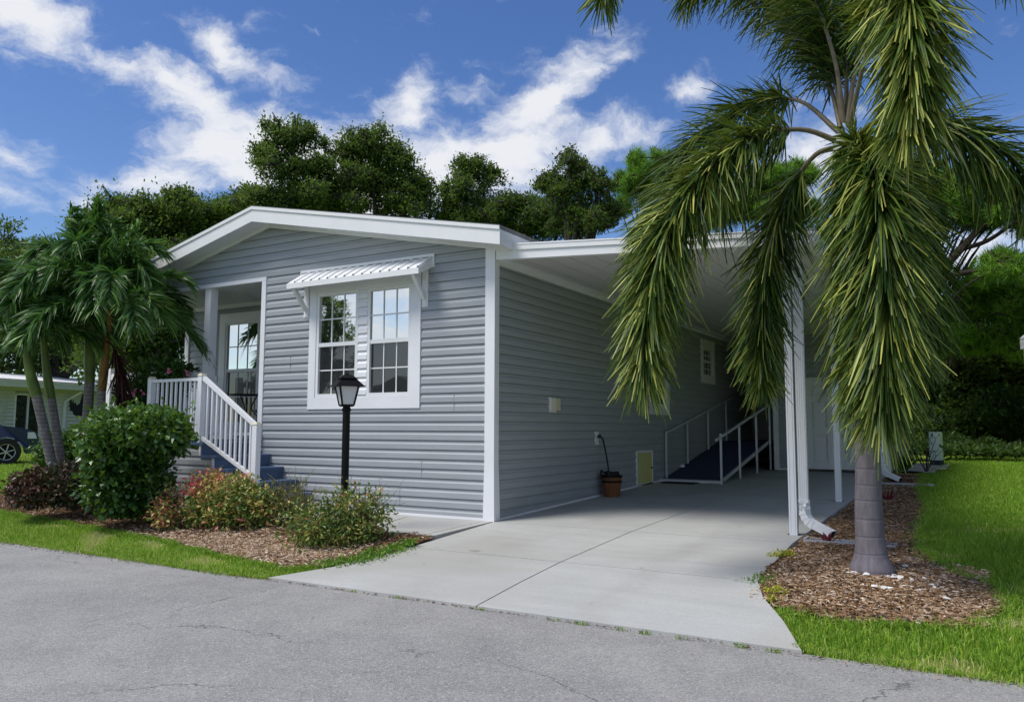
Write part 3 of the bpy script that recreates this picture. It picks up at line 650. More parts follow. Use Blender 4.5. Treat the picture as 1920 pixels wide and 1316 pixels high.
# porch window
PB = lambda u, o, z: (u, 1.3-o, z)
pt = MB(); rect_frame(pt, PB, -6.36, -5.24, .98, 3.0, .15, .15, .13, .15, -.03, .03); pt.build('window_trim', M['white'], house)
sash_window(house, PB, -6.21, -5.39, 1.11, 2.85, 2.02)
# corner trim and base strips
ct = MB()
ct.box(-.105, .028, -.028, .0, .60, 3.2).box(.0, .028, .0, .075, .60, 3.2)
v = [(-.11, -.045, -.03), (.045, -.045, -.03), (.045, .085, -.03), (-.11, .085, -.03), (-.105, -.030, .60), (.03, -.030, .60), (.03, .078, .60), (-.105, .078, .60)]
ct.hexa(v).build('corner_trim', M['white'], house)
sk = MB(); sk.hexa([(0, .08, -.02), (.03, .08, -.02), (.03, 10.6, .29), (0, 10.6, .29), (0, .08, .022), (.03, .08, .022), (.03, 10.6, .332), (0, 10.6, .332)])
sk.box(-2.9, -.10, -.03, 0, -.02, .028); sk.build('base_trim', M['white'], house)
# side windows
PS = lambda u, o, z: (o, u, z)
for (a, b_, z0, z1, wt) in ((5.0, 6.0, 1.31, 2.9, .14), (7.93, 8.87, 2.0, 2.9, .13)):
    t2 = MB(); rect_frame(t2, PS, a, b_, z0, z1, wt, wt, wt, wt+.04, -.03, .024); t2.build('window_trim', M['white'], house)
    sash_window(house, PS, a+wt, b_-wt, z0+wt, z1-wt-.04, (z0+z1)/2)
# cornice under carport along side wall
MB().box(.0, .035, .03, 12, 3.0, 3.10).box(.035, .16, .05, 12, 3.045, 3.10).build('eave_trim', M['white'], house)
# roof: two slabs, fascia, soffit
OV = .34
def roof_side(s, x0, x1, nm):
    zt = lambda x: PKZ+.135-s*abs(x-PKX)
    mb = MB(); mb.hexa([(x0, -OV+.02, zt(x0)-.05), (x1, -OV+.02, zt(x1)-.05), (x1, 10.8, zt(x1)-.05), (x0, 10.8, zt(x0)-.05), (x0, -OV-.012, zt(x0)), (x1, -OV-.012, zt(x1)), (x1, 10.8, zt(x1)), (x0, 10.8, zt(x0))])
    return mb, zt
rm, ztR = roof_side(sR*.93, PKX, .285, 'r'); rm.build('roof', M['shingle'], house)
rm, ztL = roof_side(sL, -7.55, PKX-.001, 'l'); rm.build('roof', M['shingle'], house)
fa = MB(); H1 = .175
for zt, x0, x1 in ((ztR, PKX, .285), (ztL, -7.55, PKX)):
    for dz0, dz1, yy in ((-.052-H1, -.055, -OV-.002), (-.055, -.012, -OV-.016)):
        fa.hexa([(x0, yy, zt(x0)+dz0), (x1, yy, zt(x1)+dz0), (x1, -OV+.03, zt(x1)+dz0), (x0, -OV+.03, zt(x0)+dz0), (x0, yy, zt(x0)+dz1), (x1, yy, zt(x1)+dz1), (x1, -OV+.03, zt(x1)+dz1), (x0, -OV+.03, zt(x0)+dz1)])
fa.box(.262, .285, -OV+.03, .35, ztR(.285)-.052-H1, ztR(.285)-.052)
fa.box(.20, .262, .35, 10.8, ztR(.285)-.2, ztR(.285)-.052)
fa.build('fascia', M['white_metal'], house)
so = MB()
for zt, x0, x1 in ((ztR, PKX, .262), (ztL, -7.5, PKX)):
    so.hexa([(x0, -OV+.03, zt(x0)-.20), (x1, -OV+.03, zt(x1)-.20), (x1, .0, zt(x1)-.20), (x0, .0, zt(x0)-.20), (x0, -OV+.03, zt(x0)-.19), (x1, -OV+.03, zt(x1)-.19), (x1, .0, zt(x1)-.19), (x0, .0, zt(x0)-.19)])
    so.hexa([(x0, -.03, zt(x0)-.245), (x1, -.03, zt(x1)-.245), (x1, -.0, zt(x1)-.245), (x0, -.0, zt(x0)-.245), (x0, -.03, zt(x0)-.2), (x1, -.03, zt(x1)-.2), (x1, -.0, zt(x1)-.2), (x0, -.0, zt(x0)-.2)])
so.box(.0, .262, .0, 10.8, ztR(.285)-.20, ztR(.285)-.19)
so.build('soffit', M['white'], house)
# porch post
MB().box(-5.15, -5.02, -.0, .13, .87, 3.155).build('porch_post', M['white'], house)
# awning over the front windows
aw = MB(); n = 15
for i in range(n):
    xa = -3.10+2.21*i/n; xb = -3.10+2.21*(i+1)/n; xm = xb-.018; rb = .022
    xs_ = [(xa, 0), (xm-.02, 0), (xm-.008, rb), (xm+.010, rb), (xb, 0)]
    for (u0, h0), (u1, h1) in zip(xs_[:-1], xs_[1:]):
        f = lambda u, yy, h: (u, yy, 3.19-(-yy)*.63+h)
        aw.add([f(u0, -.30, h0), f(u1, -.30, h1), f(u1, -.02, h1), f(u0, -.02, h0)], [(0, 1, 2, 3)])
awn = aw.build('awning', M['white_metal'], house)
af = MB().box(-3.105, -.885, -.312, -.295, 2.925, 2.998)
for x in (-3.105, -.903): af.hexa([(x, -.295, 2.925), (x+.018, -.295, 2.925), (x+.018, 0, 3.06), (x, 0, 3.06), (x, -.295, 2.998), (x+.018, -.295, 2.998), (x+.018, 0, 3.185), (x, 0, 3.185)])
af.box(-3.14, -.865, -.03, 0, 3.188, 3.222).box(-.885, -.862, -.032, 0, 3.05, 3.19).box(-3.143, -3.12, -.032, 0, 3.05, 3.19)
af.build('awning_frame', M['white_metal'], awn)
for x in (-3.02, -1.0):
    b2 = MB().box(x-.03, x+.03, -.03, 0, 2.58, 3.05).box(x-.045, x+.045, -.022, 0, 2.56, 3.05).bar((x, -.27, 2.945), (x, -.03, 2.66), .045, .05)
    b2.build('awning_bracket', M['white_metal'], awn)
# wall fittings on the carport side
MB().box(0, .022, 1.365, 1.55, 1.275, 1.475).build('fixture_plate', M['white'], house)
MB().box(.02, .10, 1.40, 1.52, 1.30, 1.455).build('wall_light', M['beige'], house)
sp_ = MB().box(0, .018, 2.79, 2.91, .83, 1.02).build('hose_bib_plate', M['white'], house)
MB().tube([(.0, 2.85, .945), (.07, 2.86, .945), (.09, 2.87, .93), (.10, 2.875, .90)], .014, 8).lathe((.055, 2.86, .96), [(0, 0), (.022, 0), (.022, .02), (0, .02)], 8).build('hose_bib', M['brass'], sp_)
ap = MB(); rect_frame(ap, PS, 4.37, 5.09, .14, .705, .03, .03, .03, .03, 0, .03); apf = ap.build('access_panel_frame', M['white'], house)
pn = MB().box(.0, .022, 4.40, 5.06, .165, .675).box(.021, .03, 4.50, 4.96, .25, .26).box(.021, .03, 4.50, 4.96, .585, .595).box(.021, .03, 4.50, 4.512, .26, .585).box(.021, .03, 4.948, 4.96, .26, .585).box(.021, .026, 4.44, 5.02, .635, .642).box(.021, .026, 4.44, 5.02, .20, .207)
pno = pn.build('access_panel', M['yellow'], house); MB().lathe((.04, 5.01, .40), [(0, 0), (.014, 0), (.014, .03), (0, .03)], 8).build('knob', M['brass'], pno)
MB().lathe((.05, 6.55, .36), [(.0, -.05), (.04, -.04), (.05, 0), (.04, .04), (0, .05)], 10).build('dryer_vent', M['white_metal'], house)

# ------------------------------------------------------------------ rear: passage and storage room
room = thing('storage_room', 'grey sided storage room with white six panel door at the back of the carport', 'shed', (2.3, 9, .27))
wallmesh(lambda u, o, z: (u, 8.9-o, z), lambda z: (1.27, 3.31), [(1.86, 2.72, .0, 2.06)], .2, 2.96).build('front_wall', M['siding'], room)
wallmesh(lambda u, o, z: (3.31+o, u, z), lambda z: (8.92, 13.4), [], .2, 2.9).build('side_wall', M['siding'], room)
MB().box(1.27, 1.85, 8.93, 8.96, .2, 2.95).box(2.73, 3.3, 8.93, 8.96, .2, 2.95).box(1.85, 2.73, 8.93, 8.96, 2.06, 2.95).build('inner_wall', M['dark'], room)
MB().box(1.20, 1.30, 8.86, 8.95, .25, 2.95).box(3.27, 3.345, 8.865, 8.95, .25, 2.9).build('corner_trim', M['white'], room)
MB().box(1.30, 1.83, 8.868, 8.888, .255, .285).box(2.75, 3.27, 8.868, 8.888, .255, .285).build('base_trim', M['white'], room)
df = MB(); rect_frame(df, lambda u, o, z: (u, 8.9-o, z), 1.82, 2.755, .265, 2.09, .035, .035, .01, .035, -.03, .03); df.build('door_frame', M['white'], room)
dr = MB().box(1.857, 2.718, 8.932, 8.950, .285, 2.052)
xs3 = (1.857, 1.955, 2.235, 2.340, 2.620, 2.718); zs3 = (.285, .42, .95, 1.08, 1.62, 1.72, 1.93, 2.052)
for k in (0, 2, 4): dr.box(xs3[k], xs3[k+1], 8.888, 8.916, .285, 2.052)
for k in (0, 2, 4, 6): dr.box(xs3[1]+.001, xs3[2]-.001, 8.889, 8.916, zs3[k], zs3[k+1]).box(xs3[3]+.001, xs3[4]-.001, 8.889, 8.916, zs3[k], zs3[k+1])
dro = dr.build('door', M['door'], room)
for a_, b_ in ((1, 2), (3, 4)):
    for c_, d_ in ((1, 2), (3, 4), (5, 6)): MB().box(xs3[a_]+.035, xs3[b_]-.035, 8.898, 8.930, zs3[c_]+.035, zs3[d_]-.035).build('door_panel', M['door'], dro)
MB().lathe((2.655, 8.865, 1.06), [(0, -.026), (.024, -.018), (.028, 0), (.024, .018), (0, .026)], 12).build('knob', M['brass'], dro)
MB().box(1.86, 2.72, 8.84, 8.93, .262, .284).build('threshold', M['brass'], room)
# closed end of the passage between home and storage room
MB().box(-.1, 1.4, 12.02, 12.1, .1, 3.2).box(1.31, 1.36, 9, 12.1, .1, 3.1).box(3.25, 3.29, 9, 13.4, .2, 2.9).build('inner_wall', M['dark'], room)
lou = thing('passage_wall', 'dark sided passage end wall with a small pale slatted panel beyond the ramp', 'wall', (.6, 12, .3))
wallmesh(lambda u, o, z: (u, 12.0-o, z), lambda z: (-.2, 1.3), [], .2, 3.1).build('wall', M['siding'], lou)
wallmesh(lambda u, o, z: (1.30-o, u, z), lambda z: (8.95, 12), [], .2, 3.1).build('side_wall', M['siding'], lou)
wallmesh(lambda u, o, z: (u, 11.9-o, z), lambda z: (.62, 1.12), [], 1.15, 1.75).build('slatted_panel', M['palegreen'], lou)

# ------------------------------------------------------------------ carport
cp = thing('carport', 'flat white aluminium carport roof on slim posts over the driveway', 'carport', (1.8, 4, 0))
zu = lambda x: 3.045-.058*x
XR = 3.62
cm_ = MB(); nb = 12
for i in range(nb):
    xa = .03+(XR-.06)*i/nb; xb = .03+(XR-.06)*(i+1)/nb-.010
    cm_.hexa([(xa, .05, zu(xa)+.02), (xb, .05, zu(xb)+.02), (xb, 12.3, zu(xb)+.02), (xa, 12.3, zu(xa)+.02), (xa, .05, zu(xa)+.1), (xb, .05, zu(xb)+.1), (xb, 12.3, zu(xb)+.1), (xa, 12.3, zu(xa)+.1)])
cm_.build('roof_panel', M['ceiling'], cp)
cf = MB()
def fas(mb, z0, z1, y0, y1):
    mb.hexa([(.045, y0, zu(0)+z0), (XR, y0, zu(XR)+z0*.75), (XR, y1, zu(XR)+z0*.75), (.045, y1, zu(0)+z0), (.045, y0, zu(0)+z1), (XR, y0, zu(XR)+z1*.72), (XR, y1, zu(XR)+z1*.72), (.045, y1, zu(0)+z1)])
fas(cf, 0, .105, -.03, .05); fas(cf, .105, .165, -.045, .05); fas(cf, .165, .185, -.05, .12)
cf.box(XR-.09, XR, .05, 10.6, zu(XR)+.0, zu(XR)+.125).box(XR-.11, XR-.09, .05, 10.6, zu(XR)+.0, zu(XR)+.03)
cf.build('fascia', M['white_metal'], cp)
for (x, y) in ((3.235, .51), (3.195, 3.63), (3.2, 6.75)):
    zb = float(gz(x, y)); pz = zu(x)+.01
    p_ = MB().box(x-.038, x+.038, y-.038, y+.038, zb, pz)
    for s in (-1, 1): p_.box(x-.026, x-.022, y+s*.040-.002, y+s*.040+.002, zb+.02, pz)
    p_.box(x+.016, x+.02, y-.042, y-.038, zb+.02, pz)
    po = p_.build('post', M['white'], cp)
    MB().box(x-.06, x+.06, y-.02, y+.05, zb, zb+.006).build('post_foot', M['brass'], po)
def downspout(x, y, ztop, zb, out):
    m_ = MB(); w2, d2 = .045, .032
    m_.box(x-w2, x+w2, y-d2, y+d2, zb+.36, ztop)
    for k in (-.03, -.01, .01, .03): m_.box(x+k-.004, x+k+.004, y-d2-.005, y-d2, zb+.37, ztop)
    m_.box(x-w2-.004, x+w2+.004, y-d2-.007, y+d2+.004, zb+.34, zb+.365)
    pts = curve([(x, y, zb+.36), (x+.005, y-.005, zb+.24), (x+.05, y-.02, zb+.155), (x+.14, y-.05, zb+.11), (x+.27, y-.09, zb+.055)], 18)
    o_ = m_.build('downspout', M['white_metal'], cp); e = MB()
    for i in range(len(pts)-1):
        wv = .088 if (i % 2 or i > 11) else .096
        e.bar(pts[i], pts[i+1]+(pts[i+1]-pts[i])*.12, wv, wv*.8)
    e.build('elbow', M['white_metal'], o_)
    t_ = pts[-1]-pts[-2]; t_ /= np.linalg.norm(t_); MB().bar(pts[-1]+t_*.004, pts[-1]+t_*.010, .076, .058).build('outlet', M['dark'], o_)
downspout(3.335, .525, 2.88, .0, 1); downspout(3.40, 6.9, 2.88, .19, 1)
# splash troughs
for i, (x, y, L, lb) in enumerate(((3.40, .30, .78, 'grey splash trough under the nearer downspout beside the palm trunk'), (3.42, 6.65, .75, 'grey splash trough under the farther downspout behind the palm trunk'))):
    t = MB(); z = float(mound(x+.3, y)); 
    t.box(x, x+L, y-.10, y-.075, z, z+.05).box(x, x+L, y+.075, y+.10, z, z+.05).box(x, x+L, y-.075, y+.075, z, z+.014).box(x-.022, x, y-.10, y+.10, z, z+.06)
    tag(t.build('splash_trough', M['troughc'], origin=(x, y, z)), lb, 'trough')

# ------------------------------------------------------------------ stairs, landing and railings
st = thing('entry_stairs', 'blue painted steps with white railings and grey sided landing at the porch', 'stairs', (-4, -.5, 0))
WY = -.93; nos = [(-3.90, .870), (-3.638, .700), (-3.376, .535), (-3.101, .370), (-2.833, .206)]
MB().box(-6.1, -3.87, WY-.03, -.035, .835, .87).build('landing', M['blue'], st)
for i, (x, z) in enumerate(nos[1:]):
    xl = nos[i][0]-.02
    MB().box(xl, x+.015, WY-.025, -.02, z-.035, z).build('tread', M['blue'], st)
    zr = nos[i+2][1] if i < 3 else -.0
    MB().box(x-.03, x-.008, WY, -.022, zr, z-.035).build('riser', M['blue'], st)
MB().box(-3.93, -3.908, WY, -.022, .70, .835).build('riser', M['blue'], st)
wallmesh(lambda u, o, z: (u, WY-o, z), lambda z: (-6.1, -3.92 if z > .69 else (-3.66 if z > .525 else (-3.40 if z > .36 else (-3.12 if z > .2 else -2.86)))), [], -.1, .83).build('skirt', M['siding'], st)
for (xa, z0, z1) in ((-3.93, .70, .835), (-3.668, .535, .665), (-3.406, .37, .50)): MB().box(xa-.012, xa+.012, WY-.018, WY+.005, z0+.0, z1).build('stringer_trim', M['white'], st)
def baluster_run(parent, a, b, n, h0, h1, top=True, w_=.024, topw=.05, botz=.09, topz=.86):
    a = np.array(a, float); b = np.array(b, float)
    for i in range(n):
        p = a+(b-a)*(i+1)/(n+1)
        MB().box(p[0]-w_/2, p[0]+w_/2, p[1]-w_/2, p[1]+w_/2, p[2]+botz, p[2]+topz).build('baluster', M['white'], parent)
rl = WY+.03
def rpost(x, y, z0, z1, w_=.078):
    o_ = MB().box(x-w_/2, x+w_/2, y-w_/2, y+w_/2, z0, z1).build('post', M['white'], st)
    MB().hexa([(x-w_*.58, y-w_*.58, z1), (x+w_*.58, y-w_*.58, z1), (x+w_*.58, y+w_*.58, z1), (x-w_*.58, y+w_*.58, z1), (x-w_*.35, y-w_*.35, z1+.03), (x+w_*.35, y-w_*.35, z1+.03), (x+w_*.35, y+w_*.35, z1+.03), (x-w_*.35, y+w_*.35, z1+.03)]).build('post_cap', M['beige'], o_)
rpost(-5.05, rl, .87, 1.735); rpost(-4.0, rl, .87, 1.745); rpost(-2.93, rl, .37, 1.10)
rr_ = MB().bar((-5.01, rl, 1.70), (-4.04, rl, 1.70), .05, .04).bar((-5.01, rl, .93), (-4.04, rl, .93), .035, .045)
rr_.bar((-3.96, rl, 1.715), (-2.94, rl, 1.085), .055, .05).bar((-3.96, rl, .93), (-2.94, rl, .44), .035, .045)
rr_.build('handrail', M['white'], st)
baluster_run(st, (-5.01, rl, .87), (-4.04, rl, .87), 9, 0, 0, botz=.06, topz=.82)
for i in range(10):
    t_ = (i+1)/11; x = -3.96+1.02*t_; z0 = .93-.49*t_; z1 = 1.715-.63*t_
    MB().box(x-.012, x+.012, rl-.012, rl+.012, z0, z1).build('baluster', M['white'], st)
MB().box(-3.845, -3.82, -.075, -.05, .70, 1.05).build('wall_baluster', M['white'], st)
# porch railing along the front of the porch
pg = thing('porch_railing', 'white picket railing with wide flat cap along the front of the porch', 'railing', (-5.6, .0, .87))
def rrun(x0, x1, cap, n):
    MB().box(x0, x1, -.03, .07, cap-.035, cap).box(x0, x1, -.035, -.02, cap-.10, cap-.035).build('cap_rail', M['white'], pg); MB().box(x0, x1, .0, .03, .95, .99).build('rail', M['white'], pg)
    for i in range(n):
        x = x0+(x1-x0)*(i+.5)/n; MB().box(x-.016, x+.016, .0, .032, .99, cap-.035).build('baluster', M['white'], pg)
rrun(-7.36, -5.95, 1.93, 12); rrun(-5.62, -5.16, 1.89, 4)
MB().box(-5.01, -3.91, .0, .03, .955, .99).build('rail', M['white'], pg)
MB().box(-7.46, -7.36, -.04, .06, .3, 2.02).build('post', M['white'], pg)

# ------------------------------------------------------------------ ramp
rp = thing('wheelchair_ramp', 'dark blue ramp with thin aluminium handrails rising along the side wall', 'ramp', (.55, 7, .2))
rz = lambda y: .175+.178*(y-5.55)
MB().hexa([(.04, 5.55, .165), (1.06, 5.55, .165), (1.06, 9.1, rz(9.1)-.05), (.04, 9.1, rz(9.1)-.05), (.04, 5.55, .19), (1.06, 5.55, .19), (1.06, 9.1, rz(9.1)+.015), (.04, 9.1, rz(9.1)+.015)]).build('ramp_deck', M['ramp'], rp)
MB().box(.04, 1.2, 9.1, 11.8, .72, .80).build('landing', M['ramp'], rp)
MB().hexa([(.0, 5.46, .155), (1.10, 5.46, .155), (1.10, 5.55, .155), (.0, 5.55, .155), (.0, 5.47, .195), (1.10, 5.47, .195), (1.10, 5.55, .205), (.0, 5.55, .205)]).bar((1.085, 5.5, .195), (1.085, 9.1, rz(9.1)+.03), .03, .06).build('edge_rail', M['alu'], rp)
for x, ys_, base in ((.06, (5.68, 6.86, 8.17, 9.5), 0), (1.13, (5.33, 6.5, 7.73, 8.85), 1)):
    for y in ys_:
        zb = float(gz(1, y)) if base else (rz(y) if y < 9.1 else .8)
        MB().box(x-.016, x+.016, y-.016, y+.016, zb, max(rz(y), .2)+.79).build('handrail_post', M['alu'], rp)
    y0, y1 = ys_[0]-(.0 if not base else .28), 10.2
    MB().bar((x, y0, rz(y0)+.80), (x, y1, rz(y1)+.80), .035, .035).build('handrail', M['alu'], rp)
tag(MB().box(.15, .72, 5.12, 5.44, .157, .166).build('doormat', M['mat'], origin=(.4, 5.3, .155)), 'flat black mat lying at the foot of the ramp', 'mat')

# ------------------------------------------------------------------ hose, bucket
bz = .086; bc = (.20, 2.95, bz)
bu = thing('wooden_bucket', 'round wooden stave bucket holding a hose by the side wall', 'bucket', bc)
stv = MB(); n = 18
for i in range(n):
    a0 = 2*math.pi*i/n+.02; a1 = 2*math.pi*(i+1)/n-.02
    stv.hexa([(bc[0]+r_*math.cos(a), bc[1]+r_*math.sin(a), bz+z) for z, ro in ((.0, .118), (.30, .150)) for a, r_ in ((a0, ro-.012), (a1, ro-.012), (a1, ro), (a0, ro))])
stv.lathe((bc[0], bc[1], bz+.01), [(0, 0), (.11, 0)], 16).build('staves', M['wood'], bu)
MB().lathe((bc[0], bc[1], bz+.20), [(.141, 0), (.147, 0), (.150, .03), (.144, .03)], 28).lathe((bc[0], bc[1], bz+.275), [(.145, 0), (.155, 0), (.157, .03), (.145, .03)], 28).build('hoop', M['black'], bu)
hp = curve([(.10, 2.875, .90), (.11, 2.89, .84), (.13, 2.91, .70), (.16, 2.92, .5), (.18, 2.92, .36), (.17, 2.94, .26)], 26)
hm = MB().tube(hp, .013, 8)
for k in range(3):
    hm.tube([(bc[0]+(.085+.02*math.sin(3*a+k))*math.cos(a), bc[1]+(.085+.02*math.sin(3*a+k))*math.sin(a), bz+.30+.022*k+.012*math.sin(a*2+k)) for a in np.linspace(0, 2*math.pi, 26)], .012, 7)
hm.tube(curve([(.13, 2.86, .42), (.10, 2.80, .46), (.10, 2.83, .36), (.15, 2.9, .38)], 14), .012, 6)
tag(hm.build('garden_hose', M['rubber'], smooth=True, origin=(.14, 2.9, .3)), 'black garden hose hanging from the wall tap into the bucket', 'hose')

# ------------------------------------------------------------------ lamp post
lx, ly = -1.085, -1.3; lz = -.06
lp = thing('lamp_post', 'black lamp post with frosted four sided lantern in front of the windows', 'lamp', (lx, ly, lz))
MB().tube([(lx, ly, lz), (lx, ly, 1.30)], .041, 16).lathe((lx, ly, 1.24), [(.041, 0), (.05, .01), (.05, .03), (.041, .04)], 16).build('pole', M['black'], lp, smooth=False)
def frust(mb, r0, r1, z0, z1, rot=45, mi=0):
    q = [(lx+r_*math.cos(R(rot+90*k)), ly+r_*math.sin(R(rot+90*k)), z) for z, r_ in ((z0, r0), (z1, r1)) for k in range(4)]; return mb.hexa(q, mi)
LR = 12
frust(MB(), .090, .098, 1.295, 1.318, LR).build('lantern_base', M['black'], lp)
frust(MB(), .088, .142, 1.318, 1.515, LR).build('lantern_glass', M['solarglass'], lp)
fr_ = MB()
for k in range(4):
    a = R(LR+90*k); fr_.bar((lx+.09*math.cos(a), ly+.09*math.sin(a), 1.31), (lx+.146*math.cos(a), ly+.146*math.sin(a), 1.52), .016, .016)
fr_.build('lantern_frame', M['black'], lp)
rf = MB(); frust(rf, .225, .215, 1.513, 1.525, LR); frust(rf, .21, .115, 1.525, 1.60, LR); frust(rf, .14, .13, 1.60, 1.608, LR); frust(rf, .12, .05, 1.608, 1.645, LR); rf.lathe((lx, ly, 1.645), [(.02, 0), (.022, .015), (0, .03)], 8)
rf.build('lantern_roof', M['black'], lp)

# ------------------------------------------------------------------ patio furniture on the porch
def chair(x, y, rot, lb):
    t = thing('patio_chair', lb, 'chair', (x, y, .868)); c, s = math.cos(rot), math.sin(rot)
    P = lambda a, b, z: (x+a*c-b*s, y+a*s+b*c, .868+z)
    m_ = MB()
    for i in range(6): m_.bar(P(-.19, -.2+.08*i, .45), P(.19, -.2+.08*i, .45), .045, .015)
    m_.build('seat', M['black'], t); m_ = MB()
    for i in range(4): m_.bar(P(-.20-.03*i, -.2, .60+.09*i), P(-.20-.03*i, .2, .60+.09*i), .015, .05, up=(0, 0, 1))
    m_.build('backrest', M['black'], t)
    for b in (-.21, .21):
        MB().tube([P(.20, b, 0), P(-.05, b, .40), P(-.20, b, .55), P(-.32, b, .95)], .011, 6).build('leg', M['black'], t)
        MB().tube([P(-.22, b, 0), P(.02, b, .30), P(.19, b, .45)], .011, 6).build('leg', M['black'], t)
chair(-4.25, .62, math.pi, 'black folding metal chair on the porch just inside the opening')
tb = thing('bistro_table', 'small round black metal table with curved legs on the porch', 'table', (-5.0, .75, .868))
MB().lathe((-5.0, .75, 1.56), [(0, 0), (.27, 0), (.29, .008), (.29, .02), (0, .02)], 24).build('tabletop', M['black'], tb)
for k in range(3):
    a = R(30+120*k); q = lambda r_, z: (-5.0+r_*math.cos(a), .75+r_*math.sin(a), .868+z)
    MB().tube(curve([q(.24, .0), q(.10, .12), (q(.16, .35)), q(.06, .5), q(.14, .68)], 16), .010, 6).build('leg', M['black'], tb)

# ------------------------------------------------------------------ palms
def frond(th, pts, Lmax, n, t0=.2, ang=42, roll=None, wd=.02, g=.35, r0=.018, leafmat_=None, stalk=None, cm=.45, cs=.22, seg=3, curl=0, name='frond', tipL=.45, baseL=.7, gvar=.15):
    """roll=None: leaflets all round the stalk (foxtail); else V shaped pair rows"""
    C_ = curve(pts, 60); dl = np.r_[0, np.cumsum(np.linalg.norm(np.diff(C_, axis=0), axis=1))]; dl /= dl[-1]
    T = np.gradient(C_, axis=0); T /= np.linalg.norm(T, axis=1)[:, None]
    stk = MB().tube(C_[::2], np.interp(dl[::2], [0, .25, 1], [r0, r0*.6, r0*.12]), 6).build('stalk' if leafmat_ is None else 'leaf_stalk', stalk, th, smooth=True)
    t = t0+(1-t0)*rng.random(n)**.95
    P = np.stack([np.interp(t, dl, C_[:, k]) for k in range(3)], 1); TT = np.stack([np.interp(t, dl, T[:, k]) for k in range(3)], 1)
    ref = np.where(np.abs(TT[:, 2:3]) > .93, np.array([[RT[0], RT[1], 0]]), np.array([[0, 0, 1.]]))
    S = np.cross(TT, ref); S /= np.linalg.norm(S, axis=1)[:, None]; U = np.cross(S, TT)
    if roll is None: ph = rng.uniform(0, 2*np.pi, n)
    else: ph = np.where(rng.random(n) < .5, R(roll), math.pi-R(roll))+rng.normal(0, .16, n)
    N = np.cos(ph)[:, None]*S+np.sin(ph)[:, None]*U
    an = np.radians(ang-14*t+rng.normal(0, 11 if roll is None else 7, n)); d = np.cos(an)[:, None]*TT+np.sin(an)[:, None]*N
    L = Lmax*np.interp(t, [t0, t0+.15, .75, 1], [baseL, 1, .9, tipL])*rng.uniform(.62, 1.15, n)
    mb = MB(); strips(mb, P, d, L, wd*rng.uniform(.7, 1.25, n), g*rng.uniform(1-gvar, 1+gvar, n)*rng.uniform(.4, 1.7, n), seg, np.clip(rng.normal(cm, cs, n)+.18*(t-.5)+np.where(rng.random(n) < .16, .35, 0), 0, 1), curl=curl, tip=.34 if roll is None else .08)
    o = mb.build('leaflets', leafmat_, stk); stk.name = name
    return stk
fx = (4.12, -1.08, -.03); fD = 6.9
fp = thing('foxtail_palm', 'big foxtail palm with smooth grey trunk and shaggy hanging fronds beside the driveway', 'palm tree', fx)
tp = [(4.125, -1.08, -.06), (4.125, -1.08, .04), (4.125, -1.08, .16), (4.12, -1.08, .45), (4.13, -1.09, .9), (4.11, -1.10, 1.8), (4.075, -1.11, 2.6), (4.055, -1.12, 2.85)]
MB().tube(curve(tp, 40), np.interp(np.linspace(0, 1, 40), [0, .10, .2, .32, .5, 1], [.172, .158, .128, .108, .096, .078]), 26).build('trunk', M['foxbark'], fp, smooth=True)
MB().tube([(4.05, -1.12, 2.80), (4.047, -1.12, 2.88), (4.035, -1.12, 3.1), (4.025, -1.12, 3.25), (4.02, -1.12, 3.36), (4.02, -1.12, 3.46)], [.083, .090, .084, .070, .058, .03], 16).build('crownshaft', M['shaftgrey'], fp, smooth=True)
def A(*q): return [at(*p) for p in q]
